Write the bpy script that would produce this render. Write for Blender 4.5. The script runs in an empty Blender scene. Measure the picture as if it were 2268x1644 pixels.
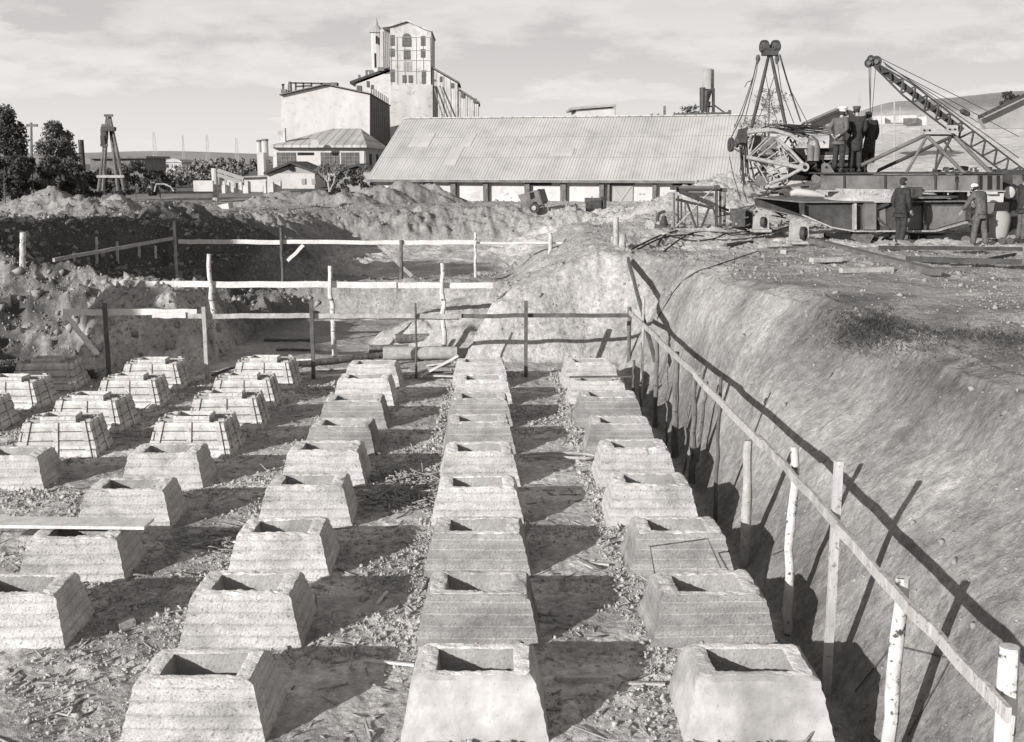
import bpy, math, random
import numpy as np
from mathutils import Vector, Matrix, noise as mnoise
random.seed(7); RNG = np.random.default_rng(11)
sc = bpy.context.scene
COL = sc.collection
# ------------------------------------------------------------------ camera frame
FPX, CX, CY = 2500.0, 1134.0, 822.0
PITCH = math.atan(462/FPX)
YAW = math.atan(61*math.cos(PITCH)/FPX)
CAM = Vector((0, 0, 4.46))
FW = Vector((math.sin(YAW)*math.cos(PITCH), math.cos(YAW)*math.cos(PITCH), -math.sin(PITCH)))
RT = Vector((math.cos(YAW), -math.sin(YAW), 0))
UP = RT.cross(FW)
def ray(px, py): return FW + RT*((px-CX)/FPX) - UP*((py-CY)/FPX)
def at(px, py, Z): return CAM + ray(px, py)*Z                 # at camera depth Z
def aty(px, py, Y): r = ray(px, py); return CAM + r*(Y/r.y)     # on the vertical plane y = Y
def atx(px, py, X): r = ray(px, py); return CAM + r*(X/r.x)
def on(px, py, z=0.0): r = ray(px, py); return CAM + r*((z-CAM.z)/r.z)
# ------------------------------------------------------------------ numpy value noise
def _h(ix, iy, s):
    n = (ix.astype(np.int64)*374761393 + iy.astype(np.int64)*668265263 + s*1442695041) & 0x7fffffff
    n = ((n ^ (n >> 13))*1274126177) & 0x7fffffff
    n = (n ^ (n >> 16)) & 0xffff
    return n/65535.0
def vn(x, y, s=0):
    x0 = np.floor(x); y0 = np.floor(y); fx = x-x0; fy = y-y0
    fx = fx*fx*(3-2*fx); fy = fy*fy*(3-2*fy)
    a = _h(x0, y0, s); b = _h(x0+1, y0, s); c = _h(x0, y0+1, s); d = _h(x0+1, y0+1, s)
    return (a*(1-fx)+b*fx)*(1-fy) + (c*(1-fx)+d*fx)*fy - 0.5
def fbm(x, y, s=0, o=4, l=2.1, g=.5):
    t = 0; a = 1.0; c, k = .8, .6
    for i in range(o):
        t = t + a*vn(x, y, s+i*17); x, y = (c*x-k*y)*l+3.7, (k*x+c*y)*l-1.3; a *= g
    return t
def sst(a, b, x):
    t = np.clip((x-a)/(b-a), 0, 1); return t*t*(3-2*t)
def polydist(X, Y, poly):
    """distance outside a polygon (0 inside)"""
    ins = np.zeros(X.shape, bool); dm = np.full(X.shape, 1e9)
    n = len(poly)
    for i in range(n):
        x1, y1 = poly[i]; x2, y2 = poly[(i+1) % n]
        dx, dy = x2-x1, y2-y1
        t = np.clip(((X-x1)*dx+(Y-y1)*dy)/(dx*dx+dy*dy), 0, 1)
        dm = np.minimum(dm, (X-x1-t*dx)**2+(Y-y1-t*dy)**2)
        c = ((y1 > Y) != (y2 > Y))
        with np.errstate(divide='ignore', invalid='ignore'):
            xi = (x2-x1)*(Y-y1)/(y2-y1 if y2 != y1 else 1e-9)+x1
        ins ^= (c & (X < xi))
    d = np.sqrt(dm); d[ins] = 0
    return d
def P2(px, py, z): v = on(px, py, z); return (v.x, v.y)
# ------------------------------------------------------------------ the terrain as a function
PIT_A = [(-13, -6), (2.72, -6), (2.72, 22.0), P2(1384, 806, 0), P2(1034, 800, 0), P2(1046, 745, 0), P2(1020, 716, 0), P2(880, 704, 0),
         P2(700, 700, 0), P2(610, 712, 0), P2(530, 760, 0), P2(455, 815, 0), P2(330, 820, 0), P2(205, 815, 0), P2(150, 806, 0), P2(40, 802, 0), P2(-60, 806, 0), (-13, 18)]
PIT_C = [P2(690, 634, -.3), P2(715, 590, -.3), P2(775, 548, -.3), P2(1000, 545, -.3), P2(1245, 546, -.3), P2(1250, 580, -.3), P2(1180, 632, -.3), P2(1040, 650, -.3), P2(880, 660, -.3)]
PIT_D = [P2(150, 640, .6), P2(215, 600, .6), P2(420, 590, .6), P2(520, 625, .6), P2(640, 648, .6), P2(740, 668, .6), P2(700, 690, .6), P2(600, 700, .6), P2(470, 695, .6), P2(330, 692, .6), P2(240, 692, .6), P2(165, 690, .6)]
# heaps of spoil: peak pixel, depth, slope, stretch in x
HEAPS = [(110, 414, 60, .55, 1.3), (165, 432, 58, .5, 1), (345, 434, 49, .75, 1.0), (405, 430, 50, .8, 1.0), (440, 462, 50, .8, 1), (250, 440, 56, .6, 1.1), (215, 452, 53, .6, 1.2), (700, 418, 78, .5, 1.2), (640, 420, 80, .5, 1.4), (585, 432, 76, .45, 1.4), (760, 425, 74, .5, 1.3),
         (600, 424, 92, .55, 1.1), (660, 422, 94, .55, 1.2), (700, 428, 92, .6, 1.1), (900, 394, 80, .66, 1.2), (953, 403, 81, .68, 1.15), (835, 408, 78, .55, 1.3), (785, 424, 76, .5, 1.3),
         (870, 425, 80, .55, 1.2), (1010, 436, 82, .5, 1.5), (1100, 446, 84, .4, 2.0),
         (1610, 376, 55, .62, 1.15), (1570, 392, 53, .6, 1.2), (1525, 410, 52, .6, 1.3), (1640, 395, 54, .6, 1), (1190, 470, 72, .5, 2.0), (1330, 478, 60, .5, 1.6), (1290, 470, 66, .5, 1.6),
         (900, 640, 36, .45, 1.3), (1130, 612, 28.5, .55, 1.2), (560, 530, 38, .8, 1.2), (310, 655, 27.5, .9, 1.3), (250, 424, 62, .7, 1)]
HP = []
for (px, py, Z, k, st) in HEAPS:
    v = at(px, py, Z); HP.append((v.x, v.y, v.z, k, st))
def height(X, Y, detail=True):
    X = np.asarray(X, float); Y = np.asarray(Y, float)
    wx = X + .35*fbm(X*.7, Y*.7, 5, 3); wy = Y + .35*fbm(X*.7, Y*.7, 9, 3)
    bank = 2.42 - .021*np.clip(Y-38, 0, 60) + 0*X
    bank = bank + .22*fbm(X*.25, Y*.25, 3, 4)*sst(4, 14, Y)*(1-sst(90, 140, Y))
    bank = bank - .25*sst(-2, -8, X)*(1-sst(60, 90, Y))
    # right-hand hillside far off
    u = X/np.maximum(Y, 1)
    bank = bank + 13.5*sst(.19, .36, u)*sst(62, 215, Y) + 5*sst(.3, .5, u)*sst(150, 260, Y)
    # low saddle between the near pit and the far pit
    sad = sst(-9, -6.5, wx)*(1-sst(.2, 3.2, wx))*sst(29, 32, wy)*(1-sst(41, 45, wy))
    bank = bank*(1-sad) + .55*sad
    hump = (1-sst(-.6, 2.9, wx))*sst(-7.5, -6, wx)*sst(24, 25.5, wy)*(1-sst(33, 36, wy))
    bank = bank*(1-hump) + 1.1*hump
    lump = (1-sst(-6.5, -4, wx))*sst(-10.5, -8.8, wx)*sst(24, 25, wy)*(1-sst(28, 30, wy))
    bank = bank*(1-lump) + 1.45*lump
    # near pit
    rw = 1-.8*sst(1.5, 2.5, X)*(1-sst(22, 25, Y))
    dA = polydist(X+(wx-X)*.75*rw, Y+(wy-Y)*.75*rw, PIT_A)
    right = sst(2.0, 2.7, X)*(1-sst(23.0, 24.4, Y))
    m = 1+1.0*sst(13, 21, Y)
    # a trench runs along the foot of the right slope: floor edge, drop, toe, slope
    pr = np.interp(dA, [0, .10, .42, 1.25, 2.2, 3.9, 9], [0, -.30, -.34, .98, 1.80, 2.75, 5])
    pr = np.where(pr > 0, pr*m, pr)
    lipm = sst(4.6, 5.6, X)*(1-sst(16.5, 18.5, Y))*sst(6, 9, Y)
    pr = pr + lipm*.75*sst(-.95, -.70, pr-bank+.25*fbm(X*1.5, Y*1.5, 14, 3))
    pe = 1.9*dA
    left = sst(-8.6, -10, X)
    pe = pe*(1-left) + .8*dA*left
    zA = pr*right + pe*(1-right)
    zC = -.3 + np.minimum(1.1*polydist(wx, wy, PIT_C), .25+.62*polydist(wx, wy, PIT_C))
    zD = .6 + 1.0*polydist(wx, wy, PIT_D)
    z = np.minimum(np.minimum(bank, zA), np.minimum(zC, zD))
    # smooth the crest a little
    soft = np.exp(-((bank-np.minimum(np.minimum(zA, zC), zD))/.35)**2)
    z = z - .10*soft
    wall = np.clip(np.minimum(np.minimum(zA, zC+.3), zD-.6), 0, 1)*(bank > z+.02)
    z0 = z
    for (hx, hy, hz, k, st) in HP:
        r = np.sqrt(((wx-hx)/st)**2+(wy-hy)**2)
        r = np.sqrt(r*r+.06)
        z = np.maximum(z, hz - k*r*(1+.25*fbm(X*.9+hx, Y*.9, 21, 2)))
    heap = np.clip((z-z0)*2, 0, 1)
    if detail:
        inA = (dA <= 0)
        amp = np.where(inA, .035, .16)
        near = 1-sst(50, 120, Y)
        z = z + inA*.022*fbm(X*10, Y*10, 33, 3)*(Y < 26)
        z = z + amp*fbm(X*1.3, Y*1.3, 31, 5)*near + .05*fbm(X*6, Y*6, 41, 3)*near*np.where(inA, .35, 1)
        lft = sst(-4.5, -6.5, X)*sst(23.5, 25.5, Y)*(1-sst(58, 64, Y))*(dA > 0)
        rid = 1-2.2*np.abs(fbm(X*.75, Y*.75, 111, 4)); z = z + lft*(.42*(rid-.55)+.16*fbm(X*2.8, Y*2.8, 113, 5)+.06*np.abs(fbm(X*7, Y*7, 115, 3)))
        # eroded furrows running down the cut faces
        smooth_s = sst(2.6, 3.2, X)*(1-sst(17, 24, Y))
        z = z - smooth_s*(amp*.80*fbm(X*1.3, Y*1.3, 31, 5)+.05*fbm(X*6, Y*6, 41, 3))*near
        z = z + wall*(.13*fbm(X*2.6+Y*.6, Y*2.6, 51, 4)+.07*fbm(X*1.2, Y*7, 61, 3))*(1-smooth_s)*(1+1.6*sst(55, 62, Y)) + smooth_s*(.07*np.abs(fbm(X*2.6, Y*2.2, 68, 4))*wall+.05*fbm(X*1.2, Y*1.2, 66, 3))
        z = z + heap*.20*fbm(X*2.4, Y*2.4, 71, 5)
        z = z + .35*fbm(X*.08, Y*.08, 81, 3)*sst(100, 200, Y) + .28*np.abs(fbm(X*.6, Y*.6, 85, 4))*sst(62, 68, Y)*(1-sst(80, 90, Y))
    return z
def gh(x, y): return float(height(np.array([x]), np.array([y]))[0])
def gp(px, py, z0=2.3):
    """the ground point seen at a pixel (march the ray)"""
    r = ray(px, py); t0, t1 = 6.0, 400.0
    n = 1500; ts = np.geomspace(t0, t1, n)
    X = CAM.x+r.x*ts; Y = CAM.y+r.y*ts; Z = CAM.z+r.z*ts
    h = height(X, Y); k = np.argmax(Z < h)
    if k == 0: k = n-1
    return Vector((X[k], Y[k], h[k]))
# ------------------------------------------------------------------ materials (warm black and white print)
TINT = (1.0, .972, .955)
def g3(v): return (v*TINT[0], v*TINT[1], v*TINT[2], 1)
def mat(name, lo, hi, scale=3.0, detail=8, rough=.92, bump=.25, bscale=25, metallic=0.0, lines=None, streak=None, specks=None, coord='Object', ldark=.55, band=.72):
    m = bpy.data.materials.new(name); m.use_nodes = True
    nt = m.node_tree; N = nt.nodes; L = nt.links
    b = N['Principled BSDF']; b.inputs['Roughness'].default_value = rough; b.inputs['Metallic'].default_value = metallic
    try: b.inputs['Specular IOR Level'].default_value = .25
    except Exception: pass
    tc = N.new('ShaderNodeTexCoord'); mp = N.new('ShaderNodeMapping'); L.new(tc.outputs[coord], mp.inputs[0])
    if streak: mp.inputs['Scale'].default_value = streak
    n1 = N.new('ShaderNodeTexNoise'); n1.inputs['Scale'].default_value = scale; n1.inputs['Detail'].default_value = detail; n1.inputs['Roughness'].default_value = .62
    L.new(mp.outputs[0], n1.inputs['Vector'])
    cr = N.new('ShaderNodeValToRGB'); cr.color_ramp.elements[0].position = .33; cr.color_ramp.elements[1].position = .67
    cr.color_ramp.elements[0].color = g3(lo); cr.color_ramp.elements[1].color = g3(hi)
    L.new(n1.outputs['Fac'], cr.inputs[0]); colr = cr.outputs[0]
    def mult(sock, fac, c):
        x = N.new('ShaderNodeMix'); x.data_type = 'RGBA'; x.blend_type = 'MULTIPLY'; L.new(fac, x.inputs[0]); L.new(sock, x.inputs[6]); x.inputs[7].default_value = (c, c, c, 1); return x.outputs[2]
    hsrc = None
    if lines:   # (axis, period m, strength): form boards, corrugation
        ax, per, st = lines
        sp = N.new('ShaderNodeSeparateXYZ'); L.new(tc.outputs[coord], sp.inputs[0])
        nz = N.new('ShaderNodeTexNoise'); nz.inputs['Scale'].default_value = 1.3; L.new(tc.outputs[coord], nz.inputs['Vector'])
        ad = N.new('ShaderNodeMath'); ad.operation = 'MULTIPLY_ADD'; L.new(nz.outputs['Fac'], ad.inputs[0]); ad.inputs[1].default_value = per*.25; L.new(sp.outputs['XYZ'.index(ax)], ad.inputs[2])
        dv = N.new('ShaderNodeMath'); dv.operation = 'DIVIDE'; L.new(ad.outputs[0], dv.inputs[0]); dv.inputs[1].default_value = per
        fr = N.new('ShaderNodeMath'); fr.operation = 'PINGPONG'; L.new(dv.outputs[0], fr.inputs[0]); fr.inputs[1].default_value = .5
        r2 = N.new('ShaderNodeValToRGB'); r2.color_ramp.elements[0].position = 0; r2.color_ramp.elements[0].color = (1, 1, 1, 1); r2.color_ramp.elements[1].position = st; r2.color_ramp.elements[1].color = (0, 0, 0, 1)
        L.new(fr.outputs[0], r2.inputs[0]); colr = mult(colr, r2.outputs[0], ldark); hsrc = r2.outputs[0]
        # a tone of its own per board
        fl = N.new('ShaderNodeMath'); fl.operation = 'ROUND'; L.new(dv.outputs[0], fl.inputs[0])
        wn = N.new('ShaderNodeTexWhiteNoise'); wn.noise_dimensions = '1D'; L.new(fl.outputs[0], wn.inputs['W'])
        mm = N.new('ShaderNodeMath'); mm.operation = 'MULTIPLY'; L.new(wn.outputs['Value'], mm.inputs[0]); mm.inputs[1].default_value = .75
        colr = mult(colr, mm.outputs[0], band)
    if specks:  # (scale, amount, tone)
        v = N.new('ShaderNodeTexNoise'); v.inputs['Scale'].default_value = specks[0]; v.inputs['Detail'].default_value = 3; v.inputs['Roughness'].default_value = .7
        L.new(tc.outputs[coord], v.inputs['Vector'])
        r3 = N.new('ShaderNodeValToRGB'); r3.color_ramp.elements[0].position = specks[1]-.04; r3.color_ramp.elements[0].color = (1, 1, 1, 1); r3.color_ramp.elements[1].position = specks[1]+.04; r3.color_ramp.elements[1].color = (0, 0, 0, 1)
        L.new(v.outputs['Fac'], r3.inputs[0]); colr = mult(colr, r3.outputs[0], specks[2])
    if name.endswith('concrete'):
        oi = N.new('ShaderNodeObjectInfo'); mr = N.new('ShaderNodeMath'); mr.operation = 'MULTIPLY'; L.new(oi.outputs['Random'], mr.inputs[0]); mr.inputs[1].default_value = .9
        colr = mult(colr, mr.outputs[0], .84)
        st = N.new('ShaderNodeTexNoise'); st.inputs['Scale'].default_value = 1.6; st.inputs['Detail'].default_value = 5
        va = N.new('ShaderNodeVectorMath'); va.operation = 'ADD'; L.new(tc.outputs[coord], va.inputs[0]); L.new(oi.outputs['Location'], va.inputs[1]); L.new(va.outputs[0], st.inputs['Vector'])
        sr = N.new('ShaderNodeMapRange'); sr.inputs[1].default_value = .5; sr.inputs[2].default_value = .68; L.new(st.outputs['Fac'], sr.inputs[0]); colr = mult(colr, sr.outputs[0], .66)
    L.new(colr, b.inputs['Base Color'])
    n2 = N.new('ShaderNodeTexNoise'); n2.inputs['Scale'].default_value = bscale; n2.inputs['Detail'].default_value = 6; L.new(mp.outputs[0], n2.inputs['Vector'])
    bp = N.new('ShaderNodeBump'); bp.inputs['Strength'].default_value = bump; bp.inputs['Distance'].default_value = .05
    L.new(n2.outputs['Fac'], bp.inputs['Height'])
    if hsrc:
        bq = N.new('ShaderNodeBump'); bq.inputs['Strength'].default_value = .5; bq.inputs['Distance'].default_value = .01; bq.invert = True
        L.new(hsrc, bq.inputs['Height']); L.new(bp.outputs[0], bq.inputs['Normal']); L.new(bq.outputs[0], b.inputs['Normal'])
    else: L.new(bp.outputs[0], b.inputs['Normal'])
    return m
M = {}
M['conc'] = mat('board_formed_concrete', .47, .70, 6, lines=('Z', .105, .16), specks=(34, .38, .5), bump=.5, bscale=34, ldark=.80, band=.86, streak=(1, 1, 2.2))
M['conc2'] = mat('damp_board_formed_concrete', .28, .43, 5, lines=('Z', .105, .12), specks=(34, .37, .6), bump=.5, bscale=34, ldark=1.4, band=.78, streak=(1, 1, 2.2))
M['conc_in'] = mat('dark_socket_concrete', .30, .46, 5, specks=(40, .36, .6), bump=.3, bscale=30)  # socket lining darker than the pale bodies and rims
M['conc_top'] = mat('sun_bright_rim_concrete', .74, .90, 9, specks=(40, .37, .6), bump=.25, bscale=40)  # tone lifted so the footing tops look sunlit
M['conc_top2'] = mat('sun_bright_grey_rim_concrete', .62, .82, 9, specks=(40, .37, .6), bump=.25, bscale=40)  # same sunlit lift in colour, for rims of the darker footings
M['wood_pole'] = mat('pale_squared_pole_wood', .34, .54, 7, bump=.3, streak=(1, 1, .2), specks=(20, .38, .5))
M['conc3'] = mat('smooth_pale_concrete', .38, .58, 3.4, specks=(36, .35, .7), bump=.22, bscale=14)
M['wood'] = mat('pale_sawn_wood', .52, .72, 6, streak=(1, 1, 1), bump=.15, specks=(30, .36, .55))
M['wood_mid'] = mat('weathered_board_wood', .28, .48, 7, bump=.2, specks=(30, .38, .5))
M['wood_dark'] = mat('dark_wet_timber', .07, .15, 7, bump=.2)
M['form'] = mat('formwork_planks', .46, .70, 5, lines=('Z', .135, .07), bump=.2, specks=(22, .39, .5), ldark=.6)
M['birch'] = mat('birch_bark', .42, .66, 5, streak=(1, 1, .5), bump=.2, specks=(9, .40, .12))
M['bark'] = mat('grey_pole_bark', .08, .22, 9, streak=(1, 1, .25), bump=.4, specks=(14, .4, .4))
M['plaster'] = mat('whitewashed_plaster', .45, .58, .5, bump=.1, bscale=3, specks=(1.1, .40, .84), streak=(1, 1, .4))
M['plaster_grey'] = mat('grey_stained_plaster', .38, .58, .4, streak=(1, 1, .25), bump=.1, bscale=3, specks=(.9, .40, .75))
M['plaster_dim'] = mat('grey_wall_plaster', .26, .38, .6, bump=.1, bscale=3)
M['roof'] = mat('corrugated_asbestos_roof', .42, .53, .35, lines=('X', 1.05, .05), bump=.1, bscale=5, ldark=.85, band=.84, specks=(.7, .42, .94))
M['roof_dim'] = mat('dim_sheet_roof', .20, .30, .4, bump=.1)
M['roof_seam'] = mat('seamed_metal_roof', .46, .60, .3, lines=('X', .9, .16), bump=.05, bscale=5, ldark=.55)
M['dark'] = mat('dark_opening', .015, .03, 4, bump=0)
M['glassy'] = mat('far_window_panes', .07, .15, 1.2, bump=0, rough=.5)
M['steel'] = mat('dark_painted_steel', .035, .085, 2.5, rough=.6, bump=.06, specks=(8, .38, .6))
M['steel_mid'] = mat('dusty_painted_steel', .10, .20, 2.0, rough=.65, bump=.06, specks=(9, .36, .6))
M['steel_light'] = mat('dusty_light_steel_tube', .26, .44, 3, rough=.7, bump=.1, specks=(14, .4, .5))
M['rust'] = mat('rusty_iron', .06, .13, 9, bump=.3)
M['cable'] = mat('black_cable_rubber', .03, .06, 9, bump=.1)
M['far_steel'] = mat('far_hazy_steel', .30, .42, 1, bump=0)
M['vboard'] = mat('vertical_board_siding', .50, .66, .6, lines=('X', 1.15, .10), bump=.05, bscale=4, ldark=.25)
M['cloth_dark'] = mat('dark_wool_cloth', .025, .055, 14, bump=.3)
M['cloth_mid'] = mat('grey_work_cloth', .07, .14, 12, bump=.3)
M['cloth_light'] = mat('pale_canvas_cap', .6, .75, 12, bump=.2)
M['skin'] = mat('skin', .28, .38, 12, bump=.1, rough=.6)
M['leaf'] = mat('dark_leaves', .035, .12, 1.2, bump=0, coord='Object')
M['leaf2'] = mat('grey_green_leaves', .09, .20, 1.5, bump=0)
M['leaf3'] = mat('pale_grey_leaves', .20, .34, 1.5, bump=0)
M['dry'] = mat('dry_weeds', .05, .15, 3, bump=0)
M['hill'] = mat('far_hill_haze', .30, .38, .01, bump=0)
M['field'] = mat('pale_field', .45, .6, .05, bump=.1)
M['gravel'] = mat('gravel_stones', .24, .52, 9, bump=.3, bscale=30)
M['splinter'] = mat('dirty_wood_splinters', .20, .42, 7, bump=.2)
M['clod'] = mat('clods_of_soil', .20, .38, 1.5, bump=.3, bscale=30)
# ground: colour depends on place
def ground_mat():
    m = bpy.data.materials.new('dry_dug_soil'); m.use_nodes = True
    nt = m.node_tree; N = nt.nodes; L = nt.links; b = N['Principled BSDF']; b.inputs['Roughness'].default_value = 1
    b.inputs['Specular IOR Level'].default_value = .1
    tc = N.new('ShaderNodeTexCoord')
    def ns(scale, det=6, ro=.6, stretch=None):
        n = N.new('ShaderNodeTexNoise'); n.inputs['Scale'].default_value = scale; n.inputs['Detail'].default_value = det; n.inputs['Roughness'].default_value = ro
        if stretch:
            mp = N.new('ShaderNodeMapping'); mp.inputs['Scale'].default_value = stretch; L.new(tc.outputs['Object'], mp.inputs[0]); L.new(mp.outputs[0], n.inputs['Vector'])
        else: L.new(tc.outputs['Object'], n.inputs['Vector'])
        return n.outputs['Fac']
    def ramp(s, p0, p1, a, c):
        r = N.new('ShaderNodeValToRGB'); r.color_ramp.elements[0].position = p0; r.color_ramp.elements[1].position = p1; r.color_ramp.elements[0].color = a; r.color_ramp.elements[1].color = c; L.new(s, r.inputs[0]); return r.outputs[0]
    def mix(f, a, c, mode='MIX'):
        x = N.new('ShaderNodeMix'); x.data_type = 'RGBA'; x.blend_type = mode
        if isinstance(f, float): x.inputs[0].default_value = f
        else: L.new(f, x.inputs[0])
        for i, v in ((6, a), (7, c)):
            if isinstance(v, tuple): x.inputs[i].default_value = v
            else: L.new(v, x.inputs[i])
        return x.outputs[2]
    base = ramp(ns(.9, 9, .65), .34, .66, g3(.42), g3(.68))
    fine = ramp(ns(9, 6, .75), .38, .62, (.68, .68, .68, 1), (1.15, 1.15, 1.15, 1))
    c = mix(1.0, base, fine, 'MULTIPLY')
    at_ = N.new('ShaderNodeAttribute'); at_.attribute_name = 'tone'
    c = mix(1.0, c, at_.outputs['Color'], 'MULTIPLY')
    pebb = ramp(ns(30, 3, .8), .60, .68, (0, 0, 0, 1), (1, 1, 1, 1))
    c = mix(pebb, c, mix(1.0, c, (1.5, 1.5, 1.5, 1), 'MULTIPLY'))
    dk = ramp(ns(17, 4, .8, (1, 1.6, 1)), .30, .38, (1, 1, 1, 1), (0, 0, 0, 1))
    c = mix(dk, c, mix(1.0, c, (.45, .45, .45, 1), 'MULTIPLY'))
    L.new(c, b.inputs['Base Color'])
    bp = N.new('ShaderNodeBump'); bp.inputs['Strength'].default_value = .6; bp.inputs['Distance'].default_value = .06; L.new(ns(14, 8, .7), bp.inputs['Height'])
    b2 = N.new('ShaderNodeBump'); b2.inputs['Strength'].default_value = .55; b2.inputs['Distance'].default_value = .16; L.new(ns(3.2, 9, .62), b2.inputs['Height']); L.new(b2.outputs[0], bp.inputs['Normal'])
    L.new(bp.outputs[0], b.inputs['Normal'])
    return m
M['ground'] = ground_mat()
# ------------------------------------------------------------------ mesh builder and tagging
def tag(o, label=None, cat=None, group=None, kind=None):
    if label: o['label'] = label
    if cat: o['category'] = cat
    if group: o['group'] = group
    if kind: o['kind'] = kind
    return o
def empty(name, loc, label=None, cat=None, group=None, rz=0):
    o = bpy.data.objects.new(name, None); COL.objects.link(o); o.location = loc; o.rotation_euler = (0, 0, rz); o.empty_display_size = .2
    return tag(o, label, cat, group)
def wloc(o):
    v = Vector((0, 0, 0))
    while o is not None: v += o.location; o = o.parent
    return v
class MB:
    def __init__(s): s.v = []; s.f = []
    def add(s, vs, fs):
        n = len(s.v); s.v += [tuple(v) for v in vs]; s.f += [tuple(i+n for i in f) for f in fs]; return s
    def box(s, c, size, rz=0):
        c = Vector(c); hx, hy, hz = size[0]/2, size[1]/2, size[2]/2; R = Matrix.Rotation(rz, 3, 'Z')
        vs = [c+R @ Vector((x, y, z)) for z in (-hz, hz) for x, y in ((-hx, -hy), (hx, -hy), (hx, hy), (-hx, hy))]
        return s.add(vs, [(3, 2, 1, 0), (4, 5, 6, 7), (0, 1, 5, 4), (1, 2, 6, 5), (2, 3, 7, 6), (3, 0, 4, 7)])
    def bar(s, a, b, w, h=None, up=(0, 0, 1), seg=1, wob=0):
        a = Vector(a); b = Vector(b); h = h or w; d = (b-a).normalized(); u = Vector(up)
        if abs(d.dot(u)) > .97: u = Vector((0, 1, 0))
        r = d.cross(u).normalized(); u = r.cross(d)
        vs = []
        for i in range(seg+1):
            p = a.lerp(b, i/seg)
            if wob and 0 < i < seg: p = p + Vector((random.uniform(-wob, wob), random.uniform(-wob, wob), random.uniform(-wob, wob)))
            vs += [p+r*(x*w/2)+u*(y*h/2) for x, y in ((-1, -1), (1, -1), (1, 1), (-1, 1))]
        fs = [(0, 1, 2, 3), tuple(4*seg+i for i in (3, 2, 1, 0))]
        for k in range(seg):
            o = 4*k
            for i in range(4):
                j = (i+1) % 4; fs.append((o+j, o+i, o+4+i, o+4+j))
        return s.add(vs, fs)
    def tube(s, pts, r, n=8, cap=True):
        pts = [Vector(p) for p in pts]; rs = r if isinstance(r, (list, tuple)) else [r]*len(pts)
        vs = []; pr = None
        for i, p in enumerate(pts):
            d = (pts[min(i+1, len(pts)-1)]-pts[max(i-1, 0)]).normalized()
            if pr is None:
                u = Vector((0, 0, 1)) if abs(d.z) < .9 else Vector((0, 1, 0)); pr = d.cross(u).normalized()
            else: pr = (pr-d*pr.dot(d)).normalized()
            q = d.cross(pr)
            vs += [p+(pr*math.cos(2*math.pi*k/n)+q*math.sin(2*math.pi*k/n))*rs[i] for k in range(n)]
        fs = []
        for i in range(len(pts)-1):
            for k in range(n):
                k2 = (k+1) % n; fs.append((i*n+k, i*n+k2, (i+1)*n+k2, (i+1)*n+k))
        if cap: fs.append(tuple(range(n-1, -1, -1))); fs.append(tuple((len(pts)-1)*n+k for k in range(n)))
        return s.add(vs, fs)
    def prism(s, pts, d):
        """polygon extruded along vector d"""
        pts = [Vector(p) for p in pts]; d = Vector(d); n = len(pts)
        return s.add(pts+[p+d for p in pts], [tuple(range(n)), tuple(range(2*n-1, n-1, -1))]+[((i+1) % n, i, n+i, n+(i+1) % n) for i in range(n)])
    def wheel(s, c, ax, r, w, n=24, hub=.3):
        """rounded disc with a recessed hub about axis ax"""
        c = Vector(c); ax = Vector(ax).normalized()
        prof = [(-w/2, r*hub), (-w/2*.7, r*hub), (-w/2*.7, r*.72), (-w/2, r*.78), (-w/2, r*.93), (-w/3, r), (w/3, r), (w/2, r*.93), (w/2, r*.78), (w/2*.7, r*.72), (w/2*.7, r*hub), (w/2, r*hub)]
        return s.lathe(c, ax, prof, n, True)
    def lathe(s, c, ax, prof, n=20, closed=False, caps=False):
        c = Vector(c); ax = Vector(ax).normalized(); u = Vector((0, 0, 1)) if abs(ax.z) < .9 else Vector((1, 0, 0)); p = ax.cross(u).normalized(); q = ax.cross(p)
        vs = [c+ax*t+(p*math.cos(2*math.pi*k/n)+q*math.sin(2*math.pi*k/n))*r for (t, r) in prof for k in range(n)]
        m = len(prof); fs = []
        for i in range(m if closed else m-1):
            i2 = (i+1) % m
            for k in range(n):
                k2 = (k+1) % n; fs.append((i*n+k, i2*n+k, i2*n+k2, i*n+k2))
        if not closed or caps: fs.append(tuple(range(n))); fs.append(tuple((m-1)*n+k for k in range(n-1, -1, -1)))
        elif closed: fs.append(tuple(range(n))); fs.append(tuple((m-1)*n+k for k in range(n-1, -1, -1)))
        return s.add(vs, fs)
    def build(s, name, m, parent=None, smooth=False, local=False, org=None, fix=True):
        """verts are world coordinates unless local=True (parent space)"""
        me = bpy.data.meshes.new(name); V = np.array(s.v, dtype=np.float64).reshape(-1, 3)
        base = Vector((0, 0, 0)) if (local or parent is None) else wloc(parent)
        lo = V.min(0); hi = V.max(0)
        if org is None: o = np.array([(lo[0]+hi[0])/2, (lo[1]+hi[1])/2, lo[2]])
        else: o = np.array(org)
        me.from_pydata((V-o).tolist(), [], s.f); me.update()
        if fix:
            import bmesh
            bm = bmesh.new(); bm.from_mesh(me); bmesh.ops.recalc_face_normals(bm, faces=bm.faces); bm.to_mesh(me); bm.free()
        if smooth:
            me.polygons.foreach_set('use_smooth', [True]*len(me.polygons)); me.set_sharp_from_angle(angle=math.radians(40))
        me.materials.append(M[m] if isinstance(m, str) else m)
        ob = bpy.data.objects.new(name, me); COL.objects.link(ob)
        if parent is not None: ob.parent = parent; ob.location = Vector(o)-base
        else: ob.location = Vector(o)
        return ob
def copy_tree(o, parent=None):
    c = o.copy(); COL.objects.link(c)
    if parent is not None: c.parent = parent; c.matrix_parent_inverse = Matrix.Identity(4)
    for ch in list(o.children): copy_tree(ch, c)
    return c
def thing(mb, name, m, label, cat, group=None, **k):
    return tag(mb.build(name, m, **k), label, cat, group)
ORD = ['first', 'second', 'third', 'fourth', 'fifth', 'sixth', 'seventh', 'eighth', 'ninth', 'tenth']
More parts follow.
